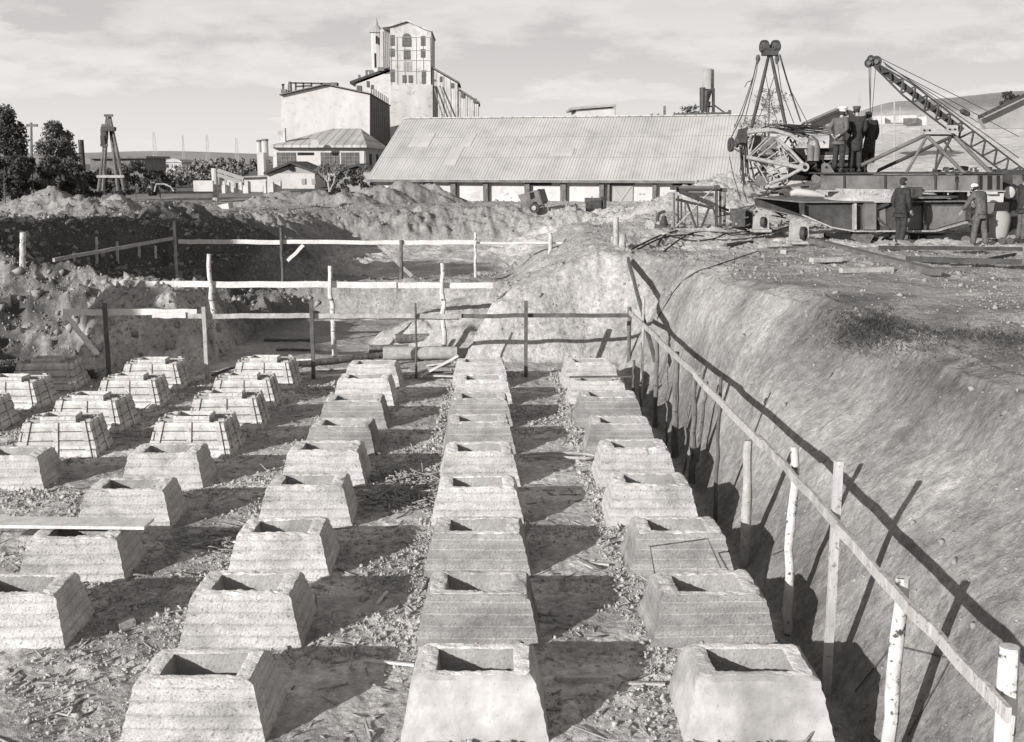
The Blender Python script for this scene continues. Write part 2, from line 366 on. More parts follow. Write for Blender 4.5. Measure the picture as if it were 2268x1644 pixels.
# ------------------------------------------------------------------ GROUND
def build_ground():
    ny, nx = 1500, 1150
    Yr = np.concatenate([np.geomspace(3.2, 130, ny-120), np.geomspace(135, 5000, 120)]) - .0
    t = np.linspace(-1, 1, nx); U = .62*t + .75*np.sign(t)*np.abs(t)**7
    YY, UU = np.meshgrid(Yr, U, indexing='ij'); XX = UU*(YY+2.0)
    ZZ = height(XX, YY)
    ZZ = ZZ - .00000016*np.clip(YY-300, 0, None)**2*0
    V = np.stack([XX, YY, ZZ], -1).reshape(-1, 3)
    i = np.arange(len(Yr)-1)[:, None]*nx + np.arange(nx-1)[None, :]
    F = np.stack([i, i+1, i+nx+1, i+nx], -1).reshape(-1, 4)
    me = bpy.data.meshes.new('ground'); me.vertices.add(len(V)); me.vertices.foreach_set('co', V.ravel())
    me.loops.add(F.size); me.loops.foreach_set('vertex_index', F.ravel().astype(np.int32))
    me.polygons.add(len(F)); me.polygons.foreach_set('loop_start', np.arange(0, F.size, 4, dtype=np.int32))
    me.update(calc_edges=True)
    me.polygons.foreach_set('use_smooth', [True]*len(F))
    # tone attribute
    X, Y, Z = V[:, 0], V[:, 1], V[:, 2]
    tone = np.ones(len(V))
    pit = (polydist(X, Y, PIT_A) <= 0)
    rowph = ((Y-(8.375-.55))/1.767) % 1.0
    n = fbm(X*1.1, Y*1.1, 99, 3)
    strip = np.where(rowph+.15*n > .86, 1.0, 0)+np.where(rowph+.15*n < .12, 1.0, 0)
    tone = np.where(pit, .92+.14*strip+.45*n, tone)
    tone = np.where((X < 3.2) & (Y > 24.6) & (Y < 34), .78, tone)
    tone = np.where((X < 1) & (Y > 34) & (polydist(X, Y, PIT_C) > 0), .8*tone, tone)
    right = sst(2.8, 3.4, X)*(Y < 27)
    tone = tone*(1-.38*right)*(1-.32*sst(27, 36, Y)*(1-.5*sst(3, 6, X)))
    # dark soil and painted shade below the right crest, weed patches on it
    gz = Z
    nl = fbm(X*2.2, Y*2.2+Z, 47, 4)
    lipt = sst(4.3, 5.3, X)*(1-sst(16.5, 18.5, Y))*sst(9, 12, Y)*sst(1.05, 1.55, Z+.7*nl)*(1-sst(2.15, 2.4, Z+.3*n))
    tone = tone*(1-.60*np.clip(lipt, 0, 1))
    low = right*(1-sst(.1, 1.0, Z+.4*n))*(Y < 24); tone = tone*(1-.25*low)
    tone = tone*(1+.5*right*np.clip(fbm(X*.8+Z*.9, Y*.8-Z*.4, 44, 5), -.5, .5))
    c = on(1930, 705, 2.2); d = np.sqrt(((X-c.x)/1.5)**2+((Y-c.y)/.9)**2)+.8*n
    tone = tone*(1-.5*(1-sst(.2, 1.1, d)))
    c = on(2200, 735, 2.2); d = np.sqrt(((X-c.x)/1.6)**2+((Y-c.y)/.5)**2)+.8*n
    tone = tone*(1-.35*(1-sst(.2, 1.1, d)))
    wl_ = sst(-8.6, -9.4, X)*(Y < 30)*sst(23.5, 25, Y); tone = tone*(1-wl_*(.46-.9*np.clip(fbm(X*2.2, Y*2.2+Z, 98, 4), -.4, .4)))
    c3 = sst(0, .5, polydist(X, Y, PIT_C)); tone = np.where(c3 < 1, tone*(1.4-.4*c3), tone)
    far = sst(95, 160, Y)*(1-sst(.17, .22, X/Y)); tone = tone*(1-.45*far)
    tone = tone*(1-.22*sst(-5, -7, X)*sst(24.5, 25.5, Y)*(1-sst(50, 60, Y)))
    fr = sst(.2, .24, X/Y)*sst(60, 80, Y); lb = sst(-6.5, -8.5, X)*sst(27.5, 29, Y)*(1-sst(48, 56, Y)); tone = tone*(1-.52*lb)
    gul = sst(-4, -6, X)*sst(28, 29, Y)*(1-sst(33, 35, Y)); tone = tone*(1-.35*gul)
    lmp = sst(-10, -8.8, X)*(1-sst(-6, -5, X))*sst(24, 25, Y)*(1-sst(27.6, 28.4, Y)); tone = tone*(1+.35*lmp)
    tone = tone*(1-.22*fr*sst(150, 185, Y))
    tone = tone*(1+.35*fr*(1-sst(150, 185, Y))+.5*np.clip(fbm(X*.05, Y*.12, 7, 3), -.4, .5)*fr)
    tone = np.clip(tone, .15, 1.7)
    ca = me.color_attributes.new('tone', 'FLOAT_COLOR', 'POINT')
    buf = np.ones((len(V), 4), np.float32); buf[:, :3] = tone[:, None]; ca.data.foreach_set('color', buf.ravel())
    me.materials.append(M['ground'])
    o = bpy.data.objects.new('ground', me); COL.objects.link(o); tag(o, kind='structure')
build_ground()
# ------------------------------------------------------------------ scattered stones, chips (stuff)
OCT_V = np.array([[1, 0, 0], [-1, 0, 0], [0, 1, 0], [0, -1, 0], [0, 0, 1], [0, 0, -1]], float)
OCT_F = np.array([[0, 2, 4], [2, 1, 4], [1, 3, 4], [3, 0, 4], [2, 0, 5], [1, 2, 5], [3, 1, 5], [0, 3, 5]])
BOX_V = np.array([[x, y, z] for z in (-1, 1) for x, y in ((-1, -1), (1, -1), (1, 1), (-1, 1))], float)
BOX_F4 = np.array([[3, 2, 1, 0], [4, 5, 6, 7], [0, 1, 5, 4], [1, 2, 6, 5], [2, 3, 7, 6], [3, 0, 4, 7]])
def scatter(name, m, pts, scl, base_v, base_f, label, cat, rotall=True, jitter=.8):
    """pts (n,3), scl (n,3)"""
    n = len(pts)
    q = RNG.normal(size=(n, 4)); 
    if not rotall: q[:, 1:3] *= .12
    q /= np.linalg.norm(q, axis=1)[:, None]
    w, x, y, z = q.T
    R = np.stack([1-2*(y*y+z*z), 2*(x*y-z*w), 2*(x*z+y*w), 2*(x*y+z*w), 1-2*(x*x+z*z), 2*(y*z-x*w), 2*(x*z-y*w), 2*(y*z+x*w), 1-2*(x*x+y*y)], -1).reshape(n, 3, 3)
    B = base_v[None]*(1+jitter*(RNG.random((n,)+base_v.shape)-.5))*scl[:, None, :]
    V = np.einsum('nij,nkj->nki', R, B)+pts[:, None, :]
    k = base_f.shape[1]
    F = (base_f[None]+(np.arange(n)*len(base_v))[:, None, None]).reshape(-1, k)
    V = V.reshape(-1, 3)
    me = bpy.data.meshes.new(name); me.vertices.add(len(V)); me.vertices.foreach_set('co', V.ravel())
    me.loops.add(F.size); me.loops.foreach_set('vertex_index', F.ravel().astype(np.int32)); me.polygons.add(len(F)); me.polygons.foreach_set('loop_start', np.arange(0, F.size, k, dtype=np.int32))
    me.update(calc_edges=True); me.materials.append(M[m]); o = bpy.data.objects.new(name, me); COL.objects.link(o)
    return tag(o, label, cat, kind='stuff')
R0, SR, SXC, X0 = 8.375, 1.767, 2.2, -.08      # first row hole front (y), row and column spacing
HB, TW, TD, BW_, BD_ = .47, .94, .64, 1.16, .88  # footing height, top, base
def rowy(k): return R0 + SR*k + .22             # centre of the block in row k
def inblock(X, Y, pad=0):
    cx = (X-X0)/SXC; fx = np.abs(cx-np.round(cx))*SXC; ry = (Y-rowy(0))/SR; fy = np.abs(ry-np.round(ry))*SR
    return (fx < BW_/2+pad) & (fy < BD_/2+pad) & (Y < 23.6) & (X < 2.7)
def build_stones():
    n = 230000
    Y = 5.5+19*RNG.random(n)**1.25; X = -10+12.6*RNG.random(n)
    ph = ((Y-rowy(0))/SR+.5) % 1.0     # .5 at block centre, 0 between rows
    nz = fbm(X*.9, Y*.9, 123, 3)
    fx = np.abs((X-X0)/SXC-np.round((X-X0)/SXC))*SXC
    # heaps of gravel hug the left flank and the front of each footing
    side = ((X-X0)/SXC-np.round((X-X0)/SXC))*SXC
    w = .10+.9*(np.abs(ph-.08) < .15)+.3*(fx < .75)+1.2*((side < -.5) & (side > -.80-.3*nz))+3.0*nz
    keep = (RNG.random(n)*1.9 < w) & ~inblock(X, Y, -.03)
    X, Y, nz = X[keep], Y[keep], nz[keep]
    s = (.004+.009*RNG.random(len(X))**1.6+.026*RNG.random(len(X))**11)*(.75+.5*np.clip(Y/14, 0, 1.6))
    z = height(X, Y)+s*.3
    scl = np.stack([s*RNG.uniform(.7, 1.4, len(s)), s*RNG.uniform(.7, 1.4, len(s)), s*RNG.uniform(.5, .9, len(s))], -1)
    scatter('gravel', 'gravel', np.stack([X, Y, z], -1), scl, OCT_V, OCT_F, 'pale broken gravel strewn between the concrete footings', 'gravel')
    # soil clods over banks and slopes
    n = 34000
    Y = 6+44*RNG.random(n)**1.3; X = RNG.uniform(-.5, .5, n)*Y*1.05
    keep = (polydist(X, Y, PIT_A) > 0) & (polydist(X, Y, PIT_C) > 0)
    rb = (X > 3) & (Y < 20) & (X < 3+.25*Y); keep &= ~(rb & (RNG.random(n) < .65))
    X, Y = X[keep], Y[keep]
    s = (.008+.012*RNG.random(len(X))+.045*RNG.random(len(X))**26)*(.6+Y/36)
    z = height(X, Y)+s*.2
    scl = np.stack([s*RNG.uniform(.8, 1.5, len(s)), s*RNG.uniform(.8, 1.5, len(s)), s*RNG.uniform(.5, 1, len(s))], -1)
    scatter('soil_clods', 'clod', np.stack([X, Y, z], -1), scl, OCT_V, OCT_F, 'loose clods of dug soil over the banks of the pit', 'soil')
    n = 16000
    Y = RNG.uniform(46, 92, n); X = RNG.uniform(-.5, .4, n)*Y; keep = (polydist(X, Y, PIT_C) > 0); X, Y = X[keep], Y[keep]
    s = .02+.03*RNG.random(len(X))+.14*RNG.random(len(X))**14; z = height(X, Y)+s*.1
    scatter('soil_clods', 'clod', np.stack([X, Y, z], -1), np.stack([s, s*.9, s*.6], -1), OCT_V, OCT_F, 'crumbled clods over the far spoil heaps before the long warehouse', 'soil')
    n = 9000
    Y = RNG.uniform(24.5, 48, n); X = -4.5-RNG.random(n)*(Y*.5-4); keep = (polydist(X, Y, PIT_A) > 0); X, Y = X[keep], Y[keep]
    s = .02+.02*RNG.random(len(X))+.15*RNG.random(len(X))**9; z = height(X, Y)+s*.1
    scatter('soil_clods', 'clod', np.stack([X, Y, z], -1), np.stack([s, s*.9, s*.7], -1), OCT_V, OCT_F, 'broken clods and lumps over the rough left bank of the pit', 'soil')
    # wood splinters in the pit
    spots = [(X0-SXC/2, rowy(3)+.75, .55, .5, 420), (X0-1.5*SXC+.1, rowy(2)+.8, .5, .4, 160), (X0-SXC/2+.05, rowy(4)-.05, .35, .35, 260)]
    P = []
    for (x, y, rx, ry, c) in spots: P += [(random.gauss(x, rx*.6), random.gauss(y, ry*.6), .03*random.random()+.02) for _ in range(c)]
    for _ in range(2600):
        P.append((random.uniform(-8, 2.6), 6+18*random.random()**1.3, .012))
    P = np.array(P); P = P[~inblock(P[:, 0], P[:, 1], .02)]
    P[:, 2] += height(P[:, 0], P[:, 1])
    L = .025+.16*RNG.random(len(P))**2.6
    scl = np.stack([L, .005+.007*RNG.random(len(P)), .003+.004*RNG.random(len(P))], -1)
    scatter('wood_splinters', 'splinter', P, scl, BOX_V, BOX_F4, 'litter of wood splinters lying between the footings', 'splinters', rotall=False, jitter=.3)
build_stones()
# dead grass tufts on the right crest
def build_weeds():
    P = []
    for _ in range(330):
        g = gp(random.gauss(1930, 40)+random.uniform(-20, 30), random.gauss(726, 19))
        for k in range(14): P.append((g.x+random.gauss(0, .06), g.y+random.gauss(0, .08), random.uniform(.02, .09)))
    for _ in range(150):
        px = random.uniform(1960, 2290); g = gp(px, random.gauss(742+(px-1990)*.04, 9))
        for k in range(12): P.append((g.x+random.gauss(0, .07), g.y+random.gauss(0, .07), random.uniform(.02, .07)))
    V = []; F = []
    A = np.array(P); z = height(A[:, 0], A[:, 1])
    for (x, y, h), zz in zip(P, z):
        a = random.uniform(0, 6.28); dx, dy = math.cos(a)*.006, math.sin(a)*.006; lx, ly = random.gauss(-.02, .04), random.gauss(-.05, .04)
        n = len(V); V += [(x-dx, y-dy, zz-.01), (x+dx, y+dy, zz-.01), (x+lx, y+ly, zz+h*.8)]; F.append((n, n+1, n+2))
    mb = MB(); mb.v = V; mb.f = F
    tag(mb.build('dead_grass', 'dry', fix=False), 'dark dry grass hanging over the crest of the right bank', 'grass', kind='stuff')
    # roots and tufts hanging over the ragged lip at the right
    V = []; F = []
    for _ in range(420):
        px = random.uniform(1860, 2290); yc = 722+max(0, (px-1990))*.10; py = random.gauss(yc+22, 26)
        if py < 690: continue
        g = gp(px, py)
        for k in range(16):
            x, y = g.x+random.gauss(0, .10), g.y+random.gauss(0, .10); zz = gh_fast(x, y) if False else g.z+random.gauss(0, .03)
            a = random.uniform(0, 6.28); dx, dy = math.cos(a)*.006, math.sin(a)*.006; n = len(V); h = random.uniform(.02, .09)
            V += [(x-dx, y-dy, zz), (x+dx, y+dy, zz), (x+random.gauss(-.03, .03), y-random.uniform(.02, .08), zz+random.uniform(-.6, .6)*h)]; F.append((n, n+1, n+2))
    mb = MB(); mb.v = V; mb.f = F
    tag(mb.build('hanging_roots', 'dry', fix=False), 'dark roots and grass hanging over the broken edge at the right', 'roots', kind='stuff')
    # weeds on the left slope
    mb = MB()
    for _ in range(5200):
        px = random.uniform(-30, 200); py = random.gauss(745, 55)
        if py < 640 or py > 800: continue
        t = max(0, (py-640)/160); c = on(px, py, 1.9-1.8*t); zz = None
        mb.v.append((c.x, c.y, 0)); 
    A = np.array(mb.v); z = height(A[:, 0], A[:, 1]); V = []; F = []
    nz = fbm(A[:, 0]*1.1, A[:, 1]*1.1, 55, 3)
    for (x, y, _), zz, q in zip(mb.v, z, nz):
        if q < -.05: continue
        for k in range(3):
            h = random.uniform(.03, .14); a = random.uniform(0, 6.28); dx, dy = math.cos(a)*.02, math.sin(a)*.02; n = len(V); lx, ly = random.gauss(0, .05), random.gauss(0, .05)
            V += [(x-dx, y-dy, zz), (x+dx, y+dy, zz), (x+dx+lx, y+dy+ly, zz+h), (x-dx+lx, y-dy+ly, zz+h)]; F.append((n, n+1, n+2, n+3))
    mb = MB(); mb.v = V; mb.f = F
    tag(mb.build('weeds', 'leaf2', fix=False), 'low weeds growing over the rough slope at the left of the pit', 'weeds', kind='stuff')
build_weeds()
# ------------------------------------------------------------------ CONCRETE FOOTINGS
def ring(hx, hy, z, n=26, m=18):
    pts = []
    for i in range(n): pts.append((-hx+2*hx*i/n, -hy, z))
    for i in range(m): pts.append((hx, -hy+2*hy*i/m, z))
    for i in range(n): pts.append((hx-2*hx*i/n, hy, z))
    for i in range(m): pts.append((-hx, hy-2*hy*i/m, z))
    return pts
def footing_mesh(seed, rough=1.0, round_=.0, filled=False):
    rs = []
    bx, by, tx, ty = BW_/2, BD_/2, TW/2, TD/2
    NZ = 18
    for i in range(NZ+1):
        t = i/NZ; z = -.12+(HB+.12)*t
        e = 1-(1-t)*1.0
        hx = bx+(tx-bx)*max(0, (z/HB)); hy = by+(ty-by)*max(0, (z/HB))
        if i == NZ: hx -= .004+round_*.02; hy -= .004+round_*.02
        # ridges left by the form boards
        q = (z/.105) % 1.0; hx += .004*math.cos(q*6.283); hy += .004*math.cos(q*6.283)
        rs.append((hx, hy, z))
    ox, oy = .31, .205
    for k in range(1, 6):
        t = k/6; rs.append((tx-.008+(ox-tx+.008)*t, ty-.008+(oy-ty+.008)*t, HB+.002))
    rs.append((ox, oy, HB-.004)); 
    for k in range(1, 7): rs.append((ox-.045*k/6, oy-.04*k/6, HB-.40*k/6))
    mb = MB(); n = 2*(26+18)
    for (hx, hy, z) in rs: mb.v += ring(hx, hy, z)
    for i in range(len(rs)-1):
        for k in range(n):
            k2 = (k+1) % n; mb.f.append((i*n+k, i*n+k2, (i+1)*n+k2, (i+1)*n+k))
    mb.f.append(tuple((len(rs)-1)*n+k for k in range(n)))
    off = Vector((seed*13.7, seed*5.1, seed*2.3)); V = []; crn = [((a+b)*.5) for a, b in ()]; rr_ = random.Random(seed*3+1); chips = [(Vector((sx*(tx-.02), sy*(ty-.02), HB)), rr_.uniform(.015, .07)) for sx in (-1, 1) for sy in (-1, 1)]+[(Vector((rr_.uniform(-tx, tx), -ty, HB)), rr_.uniform(.02, .07)) for _ in range(3)]
    for idx, v in enumerate(mb.v):
        p = Vector(v); i = idx//n
        a = .005*rough
        d = mnoise.noise_vector(p*7+off)*a + mnoise.noise_vector(p*22+off)*(.0045*rough) + mnoise.noise_vector(p*2+off)*.008
        # chipped rim
        if 16 <= i <= NZ+2:
            c = mnoise.noise(p*9+off*2); d += Vector((-p.x*.03, -p.y*.03, -.016))*max(0, c-.18)*rough*1.4
        if NZ < i <= NZ+6: d.z += .010*mnoise.noise(p*26+off)*rough
        for (cp, cr) in chips:
            q = (p-cp).length
            if q < cr: d += (Vector((0, 0, HB*.5))-cp).normalized()*(cr-q)*.45
        V.append(tuple(p+d))
    mb.v = V
    return mb
FN = {1: 'beside the pole fence', 0: 'in the middle column', -1: 'left of the middle column', -2: 'in line with the nearest forms', -3: 'at the left edge'}
dark_set = {(1, 2), (1, 1), (0, 1), (0, 5), (0, 6), (-1, 5), (-1, 6), (1, 5), (1, 6), (0, 2)}
def make_footing(c, k):
    sd = (c+4)*11+k
    m = 'conc2' if (c, k) in dark_set else 'conc'
    if k == 0: m = 'conc3' if c >= 0 else 'conc'
    x = X0+SXC*c+random.uniform(-.03, .03); y = rowy(k)+random.uniform(-.03, .03)
    dz = random.uniform(-.025, .03); rz = random.uniform(-.035, .035)
    if (c, k) == (1, 3) or (c, k) == (1, 4): m = 'conc'
    how = {'conc': 'pale board-marked concrete footing', 'conc2': 'grey banded concrete footing', 'conc3': 'large smooth pale concrete footing'}[m]
    root = empty('concrete_footing', (x, y, dz), '', 'concrete footing', 'concrete footings cast in rows on the pit floor', rz)
    root['label'] = f"{how}, {'frontmost' if k == 0 else ORD[k]+' from front' if k < 8 else 'rearmost'} {FN[c]}"
    if (c, k) == (-2, 2): root['label'] = 'pale concrete footing with a loose plank lying across its socket'
    if (c, k) == (-3, 4): root['label'] = 'pale concrete footing cut by the left edge, just in front of the forms'
    root.scale = (random.uniform(.97, 1.03), random.uniform(.96, 1.05), random.uniform(.95, 1.04))
    mb = footing_mesh(sd, 1.35 if k else 1.0, 1.6 if k == 0 else .3)
    # body and socket lining as parts
    n = 88; nb = 18+1+5; NZR = 18
    body = MB(); body.v = mb.v[:n*(nb+1)]; body.f = [f for f in mb.f if max(f) < n*(nb+1)]
    sock = MB(); sock.v = mb.v[n*nb:]; sock.f = [tuple(i-n*nb for i in f) for f in mb.f if min(f) >= n*nb]
    bo = body.build('body', m, root, smooth=True, local=True, org=(0, 0, 0))
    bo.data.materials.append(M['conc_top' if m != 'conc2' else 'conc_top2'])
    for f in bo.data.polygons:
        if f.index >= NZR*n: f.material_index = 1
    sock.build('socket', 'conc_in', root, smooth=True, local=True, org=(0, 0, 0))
    return root
for c in (-1, 0, 1):
    for k in range(9): make_footing(c, k)
for k in range(1, 5): make_footing(-2, k)
make_footing(-3, 4)
# ------------------------------------------------------------------ TIMBER FORMS (crates)
def panel(width_b, width_t, h, n=4):
    """boards of one side, in local x (width) z (up), thickness along y; returns boards, battens"""
    return
def make_form(seed, flip=False):
    rnd = random.Random(seed)
    root = empty('timber_form', (0, 0, 0), 'x', 'timber form', 'slatted timber forms for footings not yet cast')
    bx, by, tx, ty, H = .60, .46, .48, .34, .52
    for side, (nb, nt, wb, wt) in enumerate(((by, ty, bx, tx), (bx, tx, by, ty), (by, ty, bx, tx), (bx, tx, by, ty))):
        R = Matrix.Rotation(side*math.pi/2, 3, 'Z')
        mb = MB(); bat = MB(); nbd = 4
        for i in range(nbd):
            z0 = H*i/nbd+.006; z1 = H*(i+1)/nbd-.006; e = rnd.uniform(-.02, .05)
            def q(s, z, off, ee=e): 
                t = z/H; w = (wb+(wt-wb)*t)+ee; d = -(nb+(nt-nb)*t)-off; return R @ Vector((s*w, d, z))
            vs = [q(-1, z0, 0), q(1, z0, 0), q(1, z1, 0), q(-1, z1, 0), q(-1, z0, .028), q(1, z0, .028), q(1, z1, .028), q(-1, z1, .028)]
            mb.add(vs, [(0, 1, 2, 3), (7, 6, 5, 4), (0, 4, 5, 1), (1, 5, 6, 2), (2, 6, 7, 3), (3, 7, 4, 0)])
        p = mb.build('side_panel', 'form', root, local=True, org=(0, 0, 0))
        for u in ((-.86, 0.0, .86) if side % 2 == 0 else (-.6, .3)):
            h0, h1 = 0, H+rnd.uniform(0, .03)
            def q2(du, z, off):
                t = z/H; w = (wb+(wt-wb)*t); d = -(nb+(nt-nb)*t)-off; return R @ Vector((u*w+du, d, z))
            b2 = MB(); vs = [q2(-.035, h0, .0295), q2(.035, h0, .0295), q2(.035, h1, .0295), q2(-.035, h1, .0295), q2(-.035, h0, .050), q2(.035, h0, .050), q2(.035, h1, .050), q2(-.035, h1, .050)]
            b2.add(vs, [(0, 1, 2, 3), (7, 6, 5, 4), (0, 4, 5, 1), (1, 5, 6, 2), (2, 6, 7, 3), (3, 7, 4, 0)])
            b2.build('batten', 'form', p, local=True, org=(0, 0, 0))
    ib = MB(); hx, hy = .27, .19; z0, z1 = .16, H+.07
    for (x0, x1, y0, y1) in ((-hx, hx, -hy, -hy+.025), (-hx, hx, hy-.025, hy), (-hx, -hx+.025, -hy+.026, hy-.026), (hx-.025, hx, -hy+.026, hy-.026)):
        ib.box(((x0+x1)/2, (y0+y1)/2, (z0+z1)/2), (x1-x0, y1-y0, z1-z0))
    ib.v = [(x, y-.07, z) for x, y, z in ib.v]
    ib.build('inner_box', 'form', root, local=True, org=(0, 0, 0))
    hb = MB(); 
    for y in (-.12, .12): hb.box((0, y, H-.02), (2*tx-.03, .05, .05))
    hb.build('hanger_rail', 'wood_mid', root, local=True, org=(0, 0, 0))
    return root
spots = [(-2, k) for k in (5, 6, 7, 8)]+[(-3, k) for k in (5, 6, 7, 8)]+[(-4, k) for k in (6, 7, 8)]
FC = {-2: 'in the file of forms beside the bare footings', -3: 'in the middle file of forms', -4: 'in the shaded file at the left edge'}
proto = [make_form(1), None, None]
for i, (c, k) in enumerate(spots):
    o = proto[0] if i == 0 else copy_tree(proto[0])
    o.location = (X0+SXC*c+random.uniform(-.08, .08), rowy(k)+random.uniform(-.08, .08), gh(X0+SXC*c, rowy(k))-.01); o.rotation_euler.z = random.uniform(-.06, .06)
    s = random.uniform(.96, 1.04); o.scale = (s, s, random.uniform(.95, 1.06))
    f = {5: 'nearest', 6: 'second', 7: 'third', 8: 'farthest'}[k] if c != -4 else {6: 'nearest', 7: 'middle', 8: 'farthest'}[k]
    o['label'] = f"slatted board form with box insert, {f} {FC[c]}"
# ------------------------------------------------------------------ POLES, RAILS (batter boards)
def pole(base, top, r, m, label, group, name='wooden_stake', wob=.012, cat='stake', taper=.8, n=9):
    base = Vector(base); top = Vector(top); pts = []; rs = []
    K = 10
    for i in range(K+1):
        t = i/K; p = base.lerp(top, t)
        if 0 < i < K: p += Vector((random.uniform(-wob, wob), random.uniform(-wob, wob), 0))
        pts.append(p); rs.append(r*(1+(taper-1)*t)*random.uniform(.93, 1.07))
    mb = MB().tube(pts, rs, n)
    return thing(mb, name, m, label, cat, group, smooth=True)
# right fence of poles (x along the toe of the slope)
XF = 3.1
def fencepost(px_t, py_t, px_b, X, r, m, label, wob=.012, base=None, name='fence_pole'):
    t = atx(px_t, py_t, X); z = gh(X, t.y)
    b = Vector((X+random.uniform(-.03, .03), t.y+random.uniform(-.05, .05), min(z, -.3)-.15))
    return pole(b, t, r, m, label, 'poles of the long fence along the right slope', name, wob, 'fence pole')
RF = [(1394, 681, .055, 'bark', 'dark pole at the far end of the fence where the cross rail meets it'),
      (1426, 659, .03, 'wood_mid', 'thin tall stick in the fence just in front of its far end'),
      (1457, 744, .045, 'bark', 'grey fence pole, third from the far end of the long fence'),
      (1498, 780, .06, 'bark', 'stout knotty fence pole where the rail first bends, fourth from the far end'),
      (1537, 824, .055, 'bark', 'grey rough fence pole with a forked stick behind it'),
      (1597, 835, .028, 'wood_dark', 'thin black pointed stake rising above the fence rail'),
      (1657, 976, .065, 'wood_mid', 'thick pale sawn post with flat top in the middle of the fence'),
      (1759, 990, .052, 'birch', 'twisted split birch pole leaning in the fence'),
      (1858, 1021, .050, 'wood', 'long straight pale squared pole in the near part of the fence'),
      (1999, 1279, .062, 'birch', 'peeling birch pole with notched top near the lower right'),
      (2236, 1432, .073, 'birch', 'thick white birch post with sawn knot in the lower right corner')]
for i, (x, y, r, m, lab) in enumerate(RF):
    if m == 'wood':
        m = 'wood_pole'
        t = atx(x, y, XF); mb = MB().bar(Vector((XF, t.y, -.6)), t, r*1.4, r*1.2, seg=6, wob=.006); thing(mb, 'fence_pole', m, lab, 'fence pole', 'poles of the long fence along the right slope')
    else: fencepost(x, y, x, XF, r, m, lab, wob=.02 if i in (7, 4) else .010)
b = atx(1404, 798, 2.98); pole((b.x, b.y, -.1), b, .03, 'wood_dark', 'short dark stake low beside the far end of the fence', None)
b = atx(1566, 845, 3.5); pole((3.2, b.y-.9, .0), b, .03, 'bark', 'forked stick leaning out from the fence over the slope', None)
# knot and iron collar on the nearest poles
t = atx(1999, 1279, XF)
for i, (x, y, lab) in enumerate(((1478, 812, 'slender crooked stick standing between two grey fence poles'), (1519, 905, 'short thin stick low in the dark trench by the fence'), (1420, 760, 'thin bent stick near the far end of the fence'))):
    t = atx(x, y, 2.98); pole((2.98, t.y, -.6), t, .018, 'bark', lab, 'thin sticks among the fence poles', wob=.03)
# rails of that fence
RL = [(1396, 694), (1498, 783), (1545, 831), (1598, 884), (1686, 978), (1757, 1052), (1870, 1180), (1988, 1318), (2110, 1445), (2225, 1562)]
RP = [atx(x, y, XF-.075) for x, y in RL]
def rail(a, b, w, h, m, label, group=None, up=(0, 0, 1), name='fence_rail', wob=.013, cat='rail', seg=9):
    return thing(MB().bar(a, b, w, h, up=up, seg=seg, wob=wob), name, m, label, cat, group)
def ext(a, b, e): d = (b-a).normalized()*e; return a-d, b+d
segs = [(0, 2, 'weathered fence rail at the far end of the pole fence'), (2, 4, 'short pale fence rail in the middle stretch of the pole fence'), (4, 6, 'fence rail passing the twisted birch pole'), (6, 9, 'long pale fence rail running to the white birch post at lower right')]
for i, (a, c, lab) in enumerate(segs):
    p, q = ext(RP[a], RP[c], .12); p.x -= .03*(i % 2); q.x -= .03*(i % 2)
    rail(p, q, .03, .095, 'wood_pole' if i in (1, 3) else 'wood_mid', lab, 'rails of the long pole fence')
# dark plank coming down from the crest to the fence
rail(atx(1391, 577, 3.3)+Vector((0, 0, .02)), atx(1450, 796, 3.2), .05, .13, 'wood_dark', 'dark plank slanting down from the crest to the far end of the fence', name='leaning_plank', cat='plank')
# ---- cross line 1 (nearest)
Y1 = on(690, 838, 0).y
def crosspost(px, pyt, Y, r, m, lab, grp, pyb=None, sq=False, zb=None):
    t = aty(px, pyt, Y); z = gh(t.x, Y) if zb is None else zb
    b = aty(px, pyb, Y) if pyb else Vector((t.x, Y, z))
    b = Vector((t.x, Y, min(b.z, z)-.15))
    if sq: return thing(MB().bar(b, t, r*1.8, r*1.8, seg=5, wob=.004), 'wooden_stake', m, lab, 'stake', grp)
    return pole(b, t, r, m, lab, grp)
G1 = 'stakes carrying the nearest cross rail'
for (px, py, m, lab, sq) in ((231, 671, 'wood_dark', 'dark square stake beside the pale earth block, left end of the nearest cross rail', 1), (451, 680, 'wood_mid', 'square stake behind the farthest timber forms', 1), (689, 664, 'wood_dark', 'dark stake of the nearest cross rail between forms and footings', 1),
                             (920, 672, 'wood_dark', 'thin dark stake in front of the heap of broken planks', 0), (1165, 667, 'wood_dark', 'dark stake standing alone against the pale end wall of the pit', 1)):
    crosspost(px, py, Y1-.06, .042 if sq else .026, m, lab, G1, sq=bool(sq))
def hrail(x0, y0, x1, y1, Y, w, h, m, lab, dy=0, grp='rails across the pit'):
    return rail(aty(x0, y0, Y+dy), aty(x1, y1, Y+dy), w, h, m, lab, grp, name='cross_rail')
hrail(140, 691, 436, 692, Y1, .03, .13, 'wood', 'pale board at the left end of the nearest cross rail', .05)
hrail(337, 698, 411, 698, Y1, .03, .12, 'wood', 'short white board lapped over the nearest cross rail', 0)
hrail(411, 700, 700, 700, Y1, .03, .10, 'wood_mid', 'grey board of the nearest cross rail behind the timber forms', .04)
hrail(690, 700, 1022, 700, Y1, .03, .10, 'wood_mid', 'grey board in the middle of the nearest cross rail', .008)
hrail(715, 707, 1017, 706, Y1, .05, .04, 'wood', 'thin white lath under the nearest cross rail', .12)
hrail(1018, 700, 1397, 699, Y1, .03, .085, 'wood_dark', 'dark board of the nearest cross rail before the end wall', .045)
